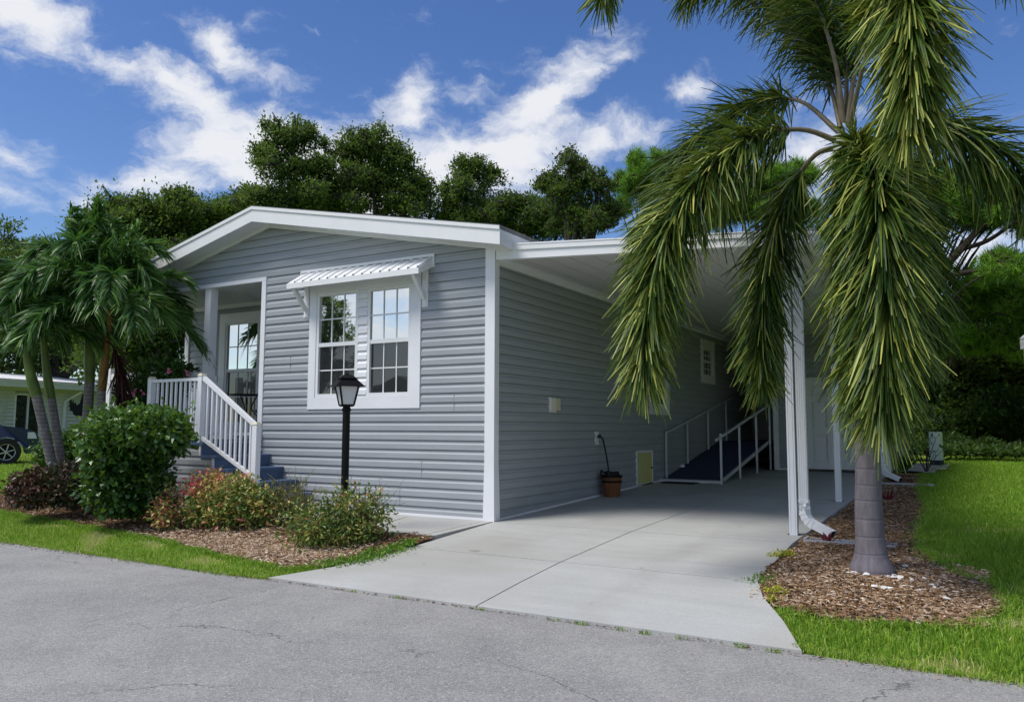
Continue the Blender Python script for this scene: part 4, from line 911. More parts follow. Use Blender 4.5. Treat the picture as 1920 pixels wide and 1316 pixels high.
FOX = [  # control points, leaflet length, count, bare part, colour
 (A((1578, 268, 6.88), (1500, 243, 6.75), (1405, 262, 6.6), (1310, 340, 6.45), (1245, 450, 6.35), (1215, 580, 6.3), (1205, 695, 6.3)), .54, 1900, .14, .52),
 (A((1575, 250, 6.95), (1500, 190, 7.15), (1420, 192, 7.4), (1335, 240, 7.5), (1270, 320, 7.5), (1225, 420, 7.45), (1200, 520, 7.4)), .50, 1300, .2, .36),
 (A((1572, 278, 6.9), (1530, 290, 7.0), (1484, 350, 7.2), (1448, 440, 7.3), (1432, 560, 7.4), (1426, 650, 7.4), (1430, 715, 7.4)), .46, 1250, .16, .38),
 (A((1576, 240, 6.95), (1556, 160, 7.1), (1522, 80, 7.3), (1470, 10, 7.6), (1395, -35, 7.9), (1330, -40, 8.1), (1285, -10, 8.2)), .52, 1300, .17, .28),
 (A((1582, 230, 6.9), (1562, 100, 6.8), (1500, -50, 6.7), (1380, -150, 6.6), (1250, -140, 6.5), (1160, -70, 6.5), (1126, 0, 6.5)), .42, 1100, .22, .40),
 (A((1588, 230, 6.9), (1608, 110, 6.9), (1650, -60, 7.0), (1740, -150, 7.1), (1830, -120, 7.2), (1900, -60, 7.2)), .45, 700, .22, .40),
 (A((1592, 240, 6.85), (1622, 110, 6.55), (1652, 10, 6.15), (1690, -50, 5.8), (1706, -10, 5.6), (1712, 110, 5.5), (1705, 240, 5.5)), .52, 2100, .26, .58),
 (A((1592, 262, 6.9), (1665, 222, 7.0), (1750, 228, 7.1), (1845, 268, 7.2), (1930, 330, 7.3), (2000, 440, 7.3)), .54, 850, .2, .42),
 (A((1590, 275, 6.82), (1612, 272, 6.5), (1642, 335, 6.2), (1658, 450, 6.1), (1664, 580, 6.1), (1660, 690, 6.1), (1652, 770, 6.15)), .56, 2300, .08, .54),
 (A((1586, 272, 6.80), (1592, 278, 6.6), (1598, 340, 6.42), (1600, 450, 6.35), (1603, 580, 6.35), (1608, 680, 6.35), (1615, 755, 6.35)), .46, 1200, .05, .48),
 (A((1594, 268, 7.0), (1640, 265, 7.3), (1690, 330, 7.5), (1715, 440, 7.6), (1728, 560, 7.7), (1728, 660, 7.7)), .52, 1300, .14, .30),
 (A((1580, 225, 6.96), (1560, 130, 7.05), (1530, 30, 7.2), (1500, -60, 7.3), (1450, -130, 7.4)), .48, 900, .14, .32),
 (A((1586, 225, 6.92), (1588, 120, 6.95), (1590, 0, 7.0), (1600, -120, 7.05), (1640, -220, 7.1)), .46, 700, .16, .42)]
for i, (pts, L, n, t0, cm) in enumerate(FOX):
    frond(fp, pts, L*.90, int(n*1.15), t0, 58, None, .0155, .34, .024, M['foxleaf'], M['rachis'], cm, .24, tipL=.6)

def xmas(name, lb, base, pts, shaft, rads, crown, fr, sh='shaft', grp='small palms in a clump at the left of the house', seed=1):
    global rng
    th = thing(name, lb, 'palm tree', base, grp); C_ = curve(pts, 24)
    MB().tube(C_, np.interp(np.linspace(0, 1, 24), [0, .15, 1], [rads[0]*1.2, rads[0], rads[1]]), 14).build('trunk', M['xbark'], th, smooth=True)
    S_ = curve(shaft, 10); MB().tube(S_, np.interp(np.linspace(0, 1, 10), [0, .25, 1], [rads[1]*1.05, rads[1]*1.18, rads[1]*.6]), 14).build('crownshaft', M[sh], th, smooth=True)
    c = S_[-1]
    for (a, e, L, drp) in fr:
        a = R(a); e = R(e); h = np.array([math.cos(a), math.sin(a), 0]); up = np.array([0, 0, 1.])
        P = [c+(h*math.cos(e)+up*math.sin(e))*L*s - up*drp*L*s*s*s for s in (0, .2, .45, .7, 1.)]
        P[-1] += h*(-.08*L)
        frond(th, P, .42*crown, 230, .14, 54, 40, .030, .50, .014, M['xleaf'], M['rachisg'], .45, .22, seg=4, curl=.9, tipL=.5, gvar=.4)
    return th
def ring(n, e0, e1, L, seed, drp=.55):
    rr = random.Random(seed); out = []
    for i in range(n):
        f = i/(n-1); out.append((i*137.5+rr.uniform(-12, 12)+seed*40, e0+(e1-e0)*f+rr.uniform(-8, 8), L*rr.uniform(.85, 1.1), drp*rr.uniform(.7, 1.3)))
    return out
D1 = 12.9
xmas('christmas_palm', 'leftmost slender ringed palm with long green crownshaft leaning left', at(118, 950, D1), A((116, 955, D1), (104, 900, D1), (84, 810, D1-.05), (68, 740, D1-.1)), A((68, 742, D1-.1), (57, 700, D1-.1), (46, 640, D1-.1)), (.066, .064), 1.0, ring(10, 86, 18, 1.1, 1, .62))
xmas('christmas_palm', 'slender leaning palm with bright green crownshaft, second from the left of the clump', at(137, 948, D1+.1), A((130, 950, D1+.1), (118, 885, D1+.1), (106, 810, D1+.1), (96, 745, D1+.1)), A((96, 747, D1+.1), (88, 700, D1+.1), (80, 620, D1+.1)), (.060, .055), 1.0, ring(9, 86, 20, 1.05, 2, .6))
xmas('christmas_palm', 'tallest grey ringed palm of the clump with its crown before the trees', at(148, 945, D1+.3), A((146, 950, D1+.3), (156, 860, D1+.3), (164, 780, D1+.3), (168, 715, D1+.3)), A((168, 717, D1+.3), (168, 630, D1+.3), (165, 535, D1+.3)), (.070, .068), 1.15, ring(8, 88, 62, 1.35, 5, .14)+ring(14, 60, -2, 1.5, 3, .42))
xmas('christmas_palm', 'palm with orange brown crownshaft and a dead brown frond beside the porch railing', at(165, 945, D1-.1), A((164, 950, D1-.1), (178, 860, D1-.1), (188, 790, D1-.1), (191, 730, D1-.1)), A((191, 732, D1-.1), (198, 660, D1-.1), (206, 575, D1-.1)), (.060, .055), 1.1, ring(16, 84, -2, 1.5, 4, .48)+[(-20, 8, 1.6, .42)], 'shaftorange')
dead_parent = [o for o in bpy.data.objects if o.name.startswith('christmas_palm')][-1]
ds = frond(dead_parent, A((200, 640, D1-.2), (212, 650, D1-.3), (222, 680, D1-.4), (228, 720, D1-.4), (228, 745, D1-.4)), .42, 130, .15, 28, None, .03, .25, .012, M['deadleaf'], M['deadleaf'], .4, .3, name='dead_frond')

# ------------------------------------------------------------------ shrubs
def shrub(name, lb, lobes, n, size, mat, base, stems=14, cat='shrub', grp=None, asp=.6, shell=.75, cm=.45, cs=.22, twigs=0, jit=.04, colf=None):
    th = thing(name, lb, cat, base, grp); mb = MB()
    if size > .07:
        for _ in range(26):
            c, r_ = random.choice(lobes); u = unit(1)[0]; u[2] = abs(u[2]); p0 = np.array(c)+u*np.array(r_)*.95; d = u*.6+np.array([0, 0, .5])+unit(1)[0]*.3; kq = 7; t_ = np.linspace(0, 1, kq)[:, None]; leaves(mb, p0+d*t_*random.uniform(.08, .22)+rng.normal(0, .012, (kq, 3)), size*.85, d, .7, .65, np.clip(rng.normal(.75, .2, kq), 0, 1), .3)
    vol = np.array([l[1][0]*l[1][1]*l[1][2] for l in lobes])**(2/3); vol /= vol.sum()
    for (c, r_), v in zip(lobes, vol):
        k = int(n*v); u = unit(k); rad = np.where(rng.random(k) < shell, rng.uniform(.82, 1.04, k), rng.uniform(.3, .85, k))
        wob = 1+.10*np.sin(u[:, 0]*5+c[0]*7)*np.cos(u[:, 2]*6+c[1]*3)+.07*np.sin(u[:, 1]*11+c[2]*9)
        p = np.array(c)+u*np.array(r_)*(rad*wob)[:, None]+rng.normal(0, jit, (k, 3)); kk = p[:, 2] > base[2]+.02; p = p[kk]; u = u[kk]
        r0 = np.clip(rng.normal(cm, cs, len(p)), 0, 1)
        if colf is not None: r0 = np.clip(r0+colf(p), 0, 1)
        leaves(mb, p, size, u*.9+np.array([0, 0, .15]), 1., asp, r0, .3, droop=.2)
    mb.build('foliage', mat, th); stm = MB()
    for i in range(stems):
        c, r_ = lobes[i % len(lobes)]; a = np.array(base)+np.array([random.uniform(-.12, .12), random.uniform(-.1, .1), -.03]); e = np.array(c)+np.array([random.uniform(-.7, .7)*r_[0], random.uniform(-.7, .7)*r_[1], random.uniform(-.2, .8)*r_[2]])
        stm.tube([a, (a+e)/2+np.array([random.uniform(-.05, .05), random.uniform(-.05, .05), .05]), e], [.014, .010, .004], 5, cap=False)
    for i in range(twigs):
        c, r_ = random.choice(lobes); a = np.array(c)+unit(1)[0]*np.array(r_)*.7; d = unit(1)[0]; d[2] = abs(d[2])*1.1+.25; d /= np.linalg.norm(d); e = a+d*random.uniform(.18, .38)
        stm.tube([a, (a+e)/2+unit(1)[0]*.03, e], [.0035, .003, .0015], 4, cap=False)
    stm.build('stems', M['twig'] if twigs else M['bark'], th); return th
def lobe(px, py, D, rx, ry, rd=None):
    k = ppm(px, D); return (at(px, py, D), (rx/k, (rd or rx)/k, ry/k))
b0 = at(240, 968, 10.9)
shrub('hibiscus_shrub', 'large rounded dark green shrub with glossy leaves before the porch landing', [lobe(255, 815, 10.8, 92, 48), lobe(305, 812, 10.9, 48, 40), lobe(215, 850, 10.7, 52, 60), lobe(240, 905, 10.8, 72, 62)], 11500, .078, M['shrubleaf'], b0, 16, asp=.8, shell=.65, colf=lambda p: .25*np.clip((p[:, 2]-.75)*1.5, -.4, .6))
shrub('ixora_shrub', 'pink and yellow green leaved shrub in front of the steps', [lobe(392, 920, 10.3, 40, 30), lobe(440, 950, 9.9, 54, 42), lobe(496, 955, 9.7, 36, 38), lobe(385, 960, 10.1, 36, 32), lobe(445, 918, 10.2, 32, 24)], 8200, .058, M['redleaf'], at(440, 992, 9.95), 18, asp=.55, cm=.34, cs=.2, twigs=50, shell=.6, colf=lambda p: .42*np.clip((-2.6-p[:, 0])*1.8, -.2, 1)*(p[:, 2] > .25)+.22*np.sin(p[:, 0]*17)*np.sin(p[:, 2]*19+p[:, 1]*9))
shrub('ixora_shrub', 'small straggly red leaved shrub at the foot of the large green shrub', [lobe(310, 965, 10.2, 26, 26), lobe(320, 935, 10.5, 22, 22)], 1000, .055, M['redleaf'], at(312, 990, 10.2), 10, cm=.55, cs=.3, twigs=14, shell=.4)
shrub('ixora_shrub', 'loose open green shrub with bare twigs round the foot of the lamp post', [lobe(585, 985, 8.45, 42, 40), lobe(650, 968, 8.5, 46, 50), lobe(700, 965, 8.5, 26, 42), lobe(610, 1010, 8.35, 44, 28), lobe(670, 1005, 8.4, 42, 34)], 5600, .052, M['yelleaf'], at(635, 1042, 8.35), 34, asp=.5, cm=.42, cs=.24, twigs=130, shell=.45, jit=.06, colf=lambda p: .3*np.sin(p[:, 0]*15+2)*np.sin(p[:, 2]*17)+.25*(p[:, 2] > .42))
shrub('wispy_shrub', 'thin wispy yellowish shrub between the pink shrub and the lamp post shrub', [lobe(545, 950, 9.6, 40, 40)], 420, .05, M['yelleaf'], at(545, 990, 9.5), 24, asp=.4, cm=.5, twigs=130, shell=.3)
shrub('croton_shrub', 'low dark purple leaved shrub at the left end of the mulch bed', [lobe(65, 915, 12.2, 42, 30), lobe(40, 925, 12.3, 22, 20)], 2800, .065, M['croton'], at(65, 950, 12.2), 10, cm=.55)
shrub('croton_shrub', 'low dark bronze and green shrub under the leaning palms', [lobe(135, 908, 12.0, 50, 38), lobe(170, 925, 11.8, 30, 30)], 3400, .065, M['croton'], at(140, 952, 11.9), 10, cm=.38)
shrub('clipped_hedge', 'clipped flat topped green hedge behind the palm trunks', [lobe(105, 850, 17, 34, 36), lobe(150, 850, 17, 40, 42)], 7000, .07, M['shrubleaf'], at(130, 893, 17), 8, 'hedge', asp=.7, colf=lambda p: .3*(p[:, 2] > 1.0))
th = shrub('flowering_shrub', 'green shrub with pink flowers growing through the porch railing', [lobe(300, 715, 13.0, 40, 42), lobe(262, 740, 13.0, 38, 34), lobe(340, 705, 13.2, 30, 22), lobe(280, 780, 13, 44, 40)], 4800, .075, M['shrubleaf'], at(285, 850, 13), 10, asp=.6, cm=.35)
for (x, y) in ((315, 693), (250, 735), (352, 700), (268, 735)): pk = MB(); leaves(pk, at(x, y, 12.6)+rng.normal(0, .012, (9, 3)), .055, None, 1, .8); pk.build('flower', M['pink'], th)
# ground covers and cordylines
def tuft(name, lb, cat, p, n, L, wd, mat, up=.8, g=.3, grp=None, cm=.5):
    th = thing(name, lb, cat, p, grp); mb = MB(); d = unit(n); d[:, 2] = np.abs(d[:, 2])*.6+up; d /= np.linalg.norm(d, axis=1)[:, None]
    strips(mb, np.tile(np.array(p, float), (n, 1))+rng.normal(0, .012, (n, 3))*[1, 1, 0], d, L*rng.uniform(.6, 1.1, n), wd*rng.uniform(.7, 1.2, n), g*np.ones(n), 3, np.clip(rng.normal(cm, .25, n), 0, 1)); mb.build('leaves', mat, th); return th
def gp(px, py):                    # ground point under the photo position, on the mulch
    d = ray(px, py); t = 8.
    for _ in range(12):
        q = CAM+d*t; z = float(mound(q[0], q[1])); t += (z-q[2])/d[2]
    q = CAM+d*t; q[2] = float(mound(q[0], q[1])); return q
tuft('cordyline', 'small dark red leaved plant at the outlet of the nearer downspout', 'plant', gp(1553, 1022), 9, .17, .035, M['cordy'], .9, .2)
tuft('cordyline', 'bright red leaved plant just behind the palm trunk', 'plant', gp(1664, 935), 9, .24, .04, M['cordy'], 1., .2, cm=.9)
cpl = tuft('cordyline', 'tall dark red cordyline in the mulch beyond the palm trunk', 'plant', gp(1682, 905), 16, .35, .045, M['cordy'], .5, .4)
MB().tube([gp(1682, 905), gp(1682, 905)+[0, 0, .55]], .015, 6).build('stem', M['twig'], cpl)
tuft('agave_plant', 'spiky blue green plant near the far corner of the storage room', 'plant', gp(1697, 884), 26, .55, .05, M['shrubleaf'], .9, .1)
cvn = thing('groundcover_patch', 'bright green low plants along the left edge of the driveway', 'groundcover', (-.1, -2.3, -.1)); mb = MB()
for cx, cy_, rr, k in ((-.02, -2.02, .17, 500), (-.05, -2.25, .16, 420), (.02, -1.78, .13, 350), (-.2, -2.4, .15, 300), (.03, -1.6, .07, 160)):
    q = np.stack([rng.normal(cx, rr*.5, k), rng.normal(cy_, rr*.5, k), np.zeros(k)], 1); q[:, 2] = mound(q[:, 0], q[:, 1])+rng.uniform(.01, .07, k); leaves(mb, q, .034, np.array([0, 0, .6]), 1, .6)
mb.build('leaves', M['greenplant'], cvn)
for i, (x, y, r_, k, lb) in enumerate(((1462, 1049, .05, 130, 'larger clump of yellow green plants on the driveway edge below the downspout'), (1477, 1046, .035, 70, 'small yellow green plant just right of the larger yellow clump'), (1452, 1120, .04, 110, 'yellow green plant at the left rim of the palm mulch'), (1449, 1134, .025, 50, 'tiny yellow plant just below the one on the left mulch rim'))):
    p = gp(x, y); t = thing('yellow_plant', lb, 'plant', p, 'small yellow plants on the mulch rim'); mb = MB(); q = p+rng.normal(0, 1, (k, 3))*[r_, r_*.8, .006]+[0, 0, .02]; q[:, 2] += rng.uniform(0, .045, k); leaves(mb, q, .026, np.array([0, 0, .6]), 1, .7); mb.build('leaves', M['yellowplant'], t)
t = thing('groundcover_patch', 'patch of green creeping weeds at the left tip of the palm mulch', 'groundcover', gp(1438, 1085)); mb = MB(); q = gp(1440, 1085)+rng.normal(0, 1, (500, 3))*[.06, .14, .004]; q[:, 2] += rng.uniform(.0, .03, 500); leaves(mb, q, .024, np.array([0, 0, .5]), 1, .6); mb.build('leaves', M['greenplant'], t)
# shell rocks
rk = ((1590, 1080), (1602, 1083), (1625, 1085), (1665, 1086), (1678, 1090), (1690, 1092), (1677, 1085), (1709, 1095), (1733, 1091), (1748, 1104), (1753, 1108), (1768, 1110), (1695, 1105), (1710, 1107), (1658, 1110), (1670, 1116), (1725, 1113), (1776, 1130), (1640, 1107), (1697, 1068))
for i, (x, y) in enumerate(rk):
    p = gp(x, y); s = random.uniform(.016, .032) if i != 5 else .045; mb = MB(); u = unit(14); 
    import bmesh
    bmh = bmesh.new(); [bmh.verts.new(q*np.array([s, s*.75, s*.45])*random.uniform(.85, 1.1)) for q in u]; bmesh.ops.convex_hull(bmh, input=bmh.verts)
    bmh.verts.ensure_lookup_table(); bmh.verts.index_update()
    vv = [tuple(v.co) for v in bmh.verts]; ff = [tuple(v.index for v in f.verts) for f in bmh.faces]; bmh.free()
    mb.add(np.array(vv)+p+[0, 0, .022+s*.3], ff); tag(mb.build('white_rock', M['shell'], origin=p), 'small white shell rock lying on the mulch at the foot of the big palm', 'rock', 'white shell rocks round the big palm')
# sandy patches at lawn edge
for poly, lb in (([(4.45, -.75), (4.6, -.85), (4.75, -1.0), (4.66, -1.1), (4.5, -.95)], 'bare sandy patch at the lawn edge right of the palm'), ([(4.22, -.15), (4.4, -.2), (4.45, -.36), (4.3, -.33)], 'small bare sandy patch behind the palm trunk'), ([(3.45, 9.4), (4.05, 9.4), (4.3, 12.6), (3.5, 12.9)], 'crushed shell ground round the far corner of the storage room')):
    P = np.array(poly); V, F = gridmesh(np.arange(P[:, 0].min(), P[:, 0].max(), .03 if P[0, 1] < 5 else .15), np.arange(P[:, 1].min(), P[:, 1].max(), .03 if P[0, 1] < 5 else .15), lambda x, y: mound(x, y)+.022, lambda a, b: inpoly(a, b, poly))
    structure(MB().add(V, F).build('sand', M['sandbase']), lb)
# sapling and utility pedestal
up_ = gp(1757, 874); q = at(1757, 876, 20.1); q[2] = float(terr(q[0], q[1]))
pd = thing('utility_pedestal', 'pale green upright utility box with dark base on the lawn', 'utility box', q); a = R(-20)
def rb(mb, c, hx, hy, z0, z1, a): 
    k = [(-hx, -hy), (hx, -hy), (hx, hy), (-hx, hy)]; return mb.hexa([(c[0]+u*math.cos(a)-v*math.sin(a), c[1]+u*math.sin(a)+v*math.cos(a), c[2]+z) for z in (z0, z1) for u, v in k])
q[2] -= .06; rb(MB(), q, .108, .10, -.05, .20, a).build('base', M['pedbase'], pd); rb(rb(MB(), q, .105, .098, .20, .80, a), q, .098, .09, .80, .822, a).build('cover', M['ped'], pd)
sp0 = at(1737, 893, 17.5); sp0[2] = float(terr(sp0[0], sp0[1]))
sa = thing('sapling', 'thin leafy sapling standing in front of the utility box', 'plant', sp0); mb = MB(); sm_ = MB()
for k in range(9):
    e = sp0+np.array([random.uniform(-.38, .42), random.uniform(-.2, .2), random.uniform(.45, 1.0)]); sm_.tube([sp0, (sp0+e)/2+[0, 0, .08], e], [.008, .006, .003], 4, cap=False); leaves(mb, e+rng.normal(0, .05, (9, 3)), .085, None, 1, .4); leaves(mb, (sp0+e)/2+rng.normal(0, .07, (4, 3)), .07, None, 1, .4)
mb.build('foliage', M['shrubleaf'], sa); sm_.build('stems', M['bark'], sa)
# old post at the right edge
wp = at(1929, 700, 7.4); wp[2] = float(terr(wp[0], wp[1]))
op = thing('birdhouse_post', 'weathered white post with a small sloped wooden cap at the right edge', 'post', wp)
zt = at(1929, 640, 7.4)[2]
MB().bar(wp-[0, 0, .1], (wp[0]-.0, wp[1], zt-.02), .05, .05).build('pole', M['oldpost'], op)
MB().box(wp[0]-.045, wp[0]+.06, wp[1]-.05, wp[1]+.05, zt-.06, zt+.02).hexa([(wp[0]-.05, wp[1]-.055, zt+.02), (wp[0]+.065, wp[1]-.055, zt+.02), (wp[0]+.065, wp[1]+.055, zt+.02), (wp[0]-.05, wp[1]+.055, zt+.02), (wp[0]-.01, wp[1]-.03, zt+.06), (wp[0]+.03, wp[1]-.03, zt+.06), (wp[0]+.03, wp[1]+.03, zt+.06), (wp[0]-.01, wp[1]+.03, zt+.06)]).build('cap', M['oldpost'], op)

# ------------------------------------------------------------------ trees
def tree(name, lb, base, lobes, mat, nl, size, brk='bark', trunkr=.22, cl=.42, asp=.5, cm=.45, needles=False, grp='trees behind the houses', limbs=1, gaps=.0, n_core=.25):
    base = np.array(base, float); base[2] = float(terr(base[0], base[1])) if base[1] > -3 else -.25
    th = thing(name, lb, 'tree', base, grp); tk = MB(); lf = MB()
    top = max(l[0][2]+l[1][2]*.3 for l in lobes); cx = np.mean([l[0] for l in lobes], axis=0)
    fork = base+(np.array([cx[0], cx[1], 0])-np.array([base[0], base[1], 0]))*.4; fork[2] = base[2]+(top-base[2])*.38
    tk.tube(curve([base-[0, 0, .2], (base+fork)/2+[.08, 0, 0], fork], 10), np.linspace(trunkr, trunkr*.72, 10), 9)
    ex = []
    for c, r_ in lobes:
        c = np.array(c); r_ = np.array(r_); ex.append((c, r_*.72))
        for u in unit(13): u[2] = abs(u[2])*1.05-.2; ex.append((c+u*r_*rng.uniform(.65, 1.15), r_*rng.uniform(.15, .36)*np.array([.9, .9, 1.35])))
    main = len(lobes); lobes = ex
    vol = np.array([(l[1][0]*l[1][1]*l[1][2])**(2/3) for l in lobes]); vol /= vol.sum()
    for (c, r_), v in zip(lobes, vol):
        c = np.array(c); mid = (fork+c)/2+np.array([0, 0, .12*np.linalg.norm(c-fork)])*(1 if c[2] < top else 0)+rng.normal(0, .12, 3)
        if r_.max() > (.3 if limbs < 1 else .5)*max(l[1].max() for l in lobes): tk.tube(curve([fork, mid, c, c+[0, 0, r_[2]*.5]], 12), np.linspace(trunkr*.45*limbs, .02, 12), 7, cap=False)
        N = int(nl*v*(.8 if needles else 1.35)*(1.9 if needles else 1)); per = 26; nc = max(4, N//per); u = unit(nc); rad = np.where(rng.random(nc) < n_core, rng.uniform(.2, .7, nc), rng.uniform(.7, 1.08, nc))
        cc = c+u*np.array(r_)*rad[:, None]
        for q in cc[rng.random(nc) < .7]:
            s_ = c+(q-c)*.1+rng.normal(0, .1, 3); tk.tube([s_, (s_+q)/2+rng.normal(0, .10, 3)+[0, 0, .06], q], [.035, .02, .008], 4, cap=False)
        sc = cl*.78*np.exp(rng.normal(0, .4, nc)); reps = np.repeat(np.arange(nc), per); k = len(reps)
        shade = rng.normal(0, .10, nc)[reps]
        if needles:
            ctr = cc[reps]+unit(k)*(sc[reps]*rng.uniform(.0, .35, k))[:, None]; d = unit(k); d[:, 2] += .3; d /= np.linalg.norm(d, axis=1)[:, None]
            strips(lf, ctr, d, size*rng.uniform(.7, 1.2, k), np.full(k, asp*size), np.full(k, .05), 2, np.clip(rng.normal(cm, .2, k)+shade, 0, 1))
        else:
            p = cc[reps]+unit(k)*(sc[reps]*rng.random(k)**.6)[:, None]*[1, 1, .7]
            leaves(lf, p, size*.68, u[reps]*.5+np.array([0, 0, .2]), 1, asp, np.clip(rng.normal(cm, .2, k)+shade, 0, 1))
    tk.build('trunk', M[brk], th, smooth=True); lf.build('crown', mat, th); return th
def LB(D, *q): return [lobe(x, y, D+dd, rx, ry) for (x, y, rx, ry, dd) in q]
tree('oak_tree', 'broad dark oak behind the porch gable on the left', at(300, 700, 27), LB(27, (225, 400, 45, 40, 0), (290, 405, 60, 48, .5), (350, 400, 55, 42, -.5), (250, 470, 90, 60, 0), (345, 460, 80, 55, 1), (395, 425, 40, 34, 0), (180, 430, 40, 38, 0)), M['oakleaf'], 30000, .17)
tree('oak_tree', 'tall open oak with a leaning bare limb left of the roof ridge centre', at(590, 700, 26), LB(26, (520, 262, 38, 34, 0), (565, 262, 42, 36, .5), (500, 290, 26, 22, 0), (545, 320, 58, 48, 0), (600, 330, 30, 38, 0), (560, 385, 90, 48, .5), (480, 390, 60, 40, 0)), M['oakleaf'], 24000, .16, cl=.36)
tree('oak_tree', 'tallest full oak rising right of the roof ridge', at(710, 700, 26.5), LB(26.5, (690, 275, 55, 38, 0), (650, 300, 40, 45, .5), (740, 310, 45, 45, 0), (700, 350, 85, 55, .5), (780, 370, 40, 40, 0), (640, 390, 60, 40, 0), (760, 400, 60, 30, 0)), M['oakleaf'], 30000, .16, cl=.38, cm=.5)
tree('oak_tree', 'small pointed oak above the right part of the gable roof', at(880, 700, 27), LB(27, (880, 320, 34, 32, 0), (915, 335, 34, 34, .5), (870, 365, 55, 42, 0), (840, 400, 38, 34, 0), (930, 390, 40, 34, 0), (880, 420, 70, 30, 0)), M['oakleaf'], 17000, .15, cl=.33)
tree('laurel_tree', 'bushy brighter green tree low behind the roof corner', at(985, 700, 28), LB(28, (955, 395, 45, 30, 0), (1000, 395, 55, 34, .5), (990, 430, 80, 34, 0), (1050, 425, 50, 35, 0), (900, 440, 50, 20, 0)), M['brightleaf'], 17000, .16, cm=.42)
tree('oak_tree', 'thin crowned oak with feathery top between the roof corner and the big palm', at(1075, 700, 25), LB(25, (1070, 310, 26, 26, 0), (1045, 345, 36, 18, .5), (1095, 335, 28, 34, 0), (1120, 350, 40, 22, 0), (1060, 370, 40, 26, 0), (1090, 420, 52, 44, 0), (1135, 400, 30, 40, 0), (1020, 350, 22, 10, 0)), M['oakleaf'], 17000, .14, cl=.30, cm=.4)
tree('oak_tree', 'dark oak filling the gap behind the left slope of the roof', at(440, 700, 30), LB(30, (430, 400, 45, 32, 0), (470, 385, 40, 30, 0), (450, 440, 80, 45, 0)), M['oakleaf'], 12000, .17)
tree('oak_tree', 'dense dark tree hanging over the neighbouring house behind the palms', at(120, 760, 44), LB(44, (40, 540, 110, 90, 0), (170, 560, 100, 110, 0), (270, 580, 90, 110, -2), (100, 650, 140, 60, 0), (-20, 620, 110, 100, 0), (0, 690, 90, 50, 0), (250, 680, 90, 60, -8)), M['oakleaf'], 40000, .28, cl=.6, trunkr=.4)
tree('oak_tree', 'dark tree filling the view between the palms and the porch', at(300, 800, 21), LB(21, (290, 560, 70, 80, 0), (240, 640, 70, 60, 0), (320, 650, 60, 60, 0), (290, 740, 80, 50, 0)), M['oakleaf'], 24000, .15, cm=.32)
tree('round_tree', 'round clipped bright tree top above the leftmost palm', at(20, 760, 47), LB(47, (60, 495, 55, 40, 0), (100, 490, 40, 34, .5), (30, 540, 50, 50, 0)), M['brightleaf'], 14000, .24, cl=.6, cm=.4)
PN = dict(brk='pinebark', limbs=.25, needles=True, asp=.055, cl=.34, n_core=.35)
tree('pine_tree', 'bright green pine just left of the big palm crown', at(1230, 700, 29), LB(29, (1225, 325, 62, 34, 0), (1180, 350, 34, 34, 0), (1165, 392, 24, 18, 0), (1260, 370, 60, 40, 0)), M['pineleaf'], 24000, .30, **PN)
tree('pine_tree', 'bright green pine seen through the middle of the palm crown', at(1440, 700, 28), LB(28, (1440, 345, 70, 36, 0), (1500, 330, 40, 26, 0), (1390, 385, 60, 34, 0), (1470, 400, 80, 34, 0), (1330, 415, 50, 26, 0)), M['pineleaf'], 30000, .30, **PN)
pt_ = tree('pine_tree', 'large dark pine spreading over the right side of the sky with long crooked limbs', at(1660, 800, 24), LB(24, (1700, 350, 60, 40, 0), (1800, 345, 75, 36, 0), (1890, 365, 60, 34, 0), (1760, 400, 70, 34, 0), (1850, 415, 70, 26, 0), (1700, 430, 40, 30, 0), (1935, 430, 30, 30, 0), (1890, 500, 50, 30, -1)), M['pineleaf'], 34000, .28, cm=.55, trunkr=.18, **PN)
lm = MB()
for pts, r0 in ((((1690, 640), (1722, 575), (1762, 512), (1800, 470), (1830, 435), (1850, 410)), .15), (((1800, 468), (1850, 452), (1900, 420), (1940, 400)), .07), (((1752, 528), (1790, 515), (1840, 505), (1880, 488), (1940, 470)), .09), (((1840, 505), (1880, 512), (1930, 500)), .05), (((1700, 445), (1760, 430), (1800, 428)), .05), (((1735, 460), (1790, 440), (1850, 405)), .05), (((1770, 450), (1750, 400), (1770, 360)), .05)):
    lm.tube(curve([at(x, y, 23.6) for x, y in pts], 16), np.linspace(r0, r0*.4, 16), 7)
lm.build('limb', M['pinebark'], pt_, smooth=True)
tree('pine_tree', 'darker pine behind the right lawn reaching down beside the big palm', at(1690, 830, 31), LB(26, (1870, 540, 70, 30, 0), (1800, 590, 60, 34, 0), (1900, 590, 60, 40, 0), (1840, 640, 80, 30, 0), (1770, 640, 50, 34, 0), (1930, 660, 50, 30, 0)), M['pineleaf'], 34000, .26, cm=.68, trunkr=.2, **PN)
tree('oak_tree', 'dark shady tree mass behind the right lawn', at(1655, 830, 29), LB(29, (1760, 700, 90, 90, 0), (1850, 700, 90, 90, .5), (1940, 690, 80, 100, 0), (1680, 690, 80, 100, 0), (1800, 775, 140, 60, 0), (1620, 620, 90, 90, 0), (1900, 785, 110, 60, 0), (1760, 800, 90, 40, 0), (1860, 805, 90, 40, 0)), M['oakleaf'], 60000, .22, cl=.5, cm=.12, n_core=.4)
tree('oak_tree', 'dark tree behind the far end of the storage room', at(1650, 800, 30), LB(30, (1640, 500, 100, 90, 0), (1560, 480, 80, 70, 0)), M['oakleaf'], 14000, .2, cl=.5, cm=.2)
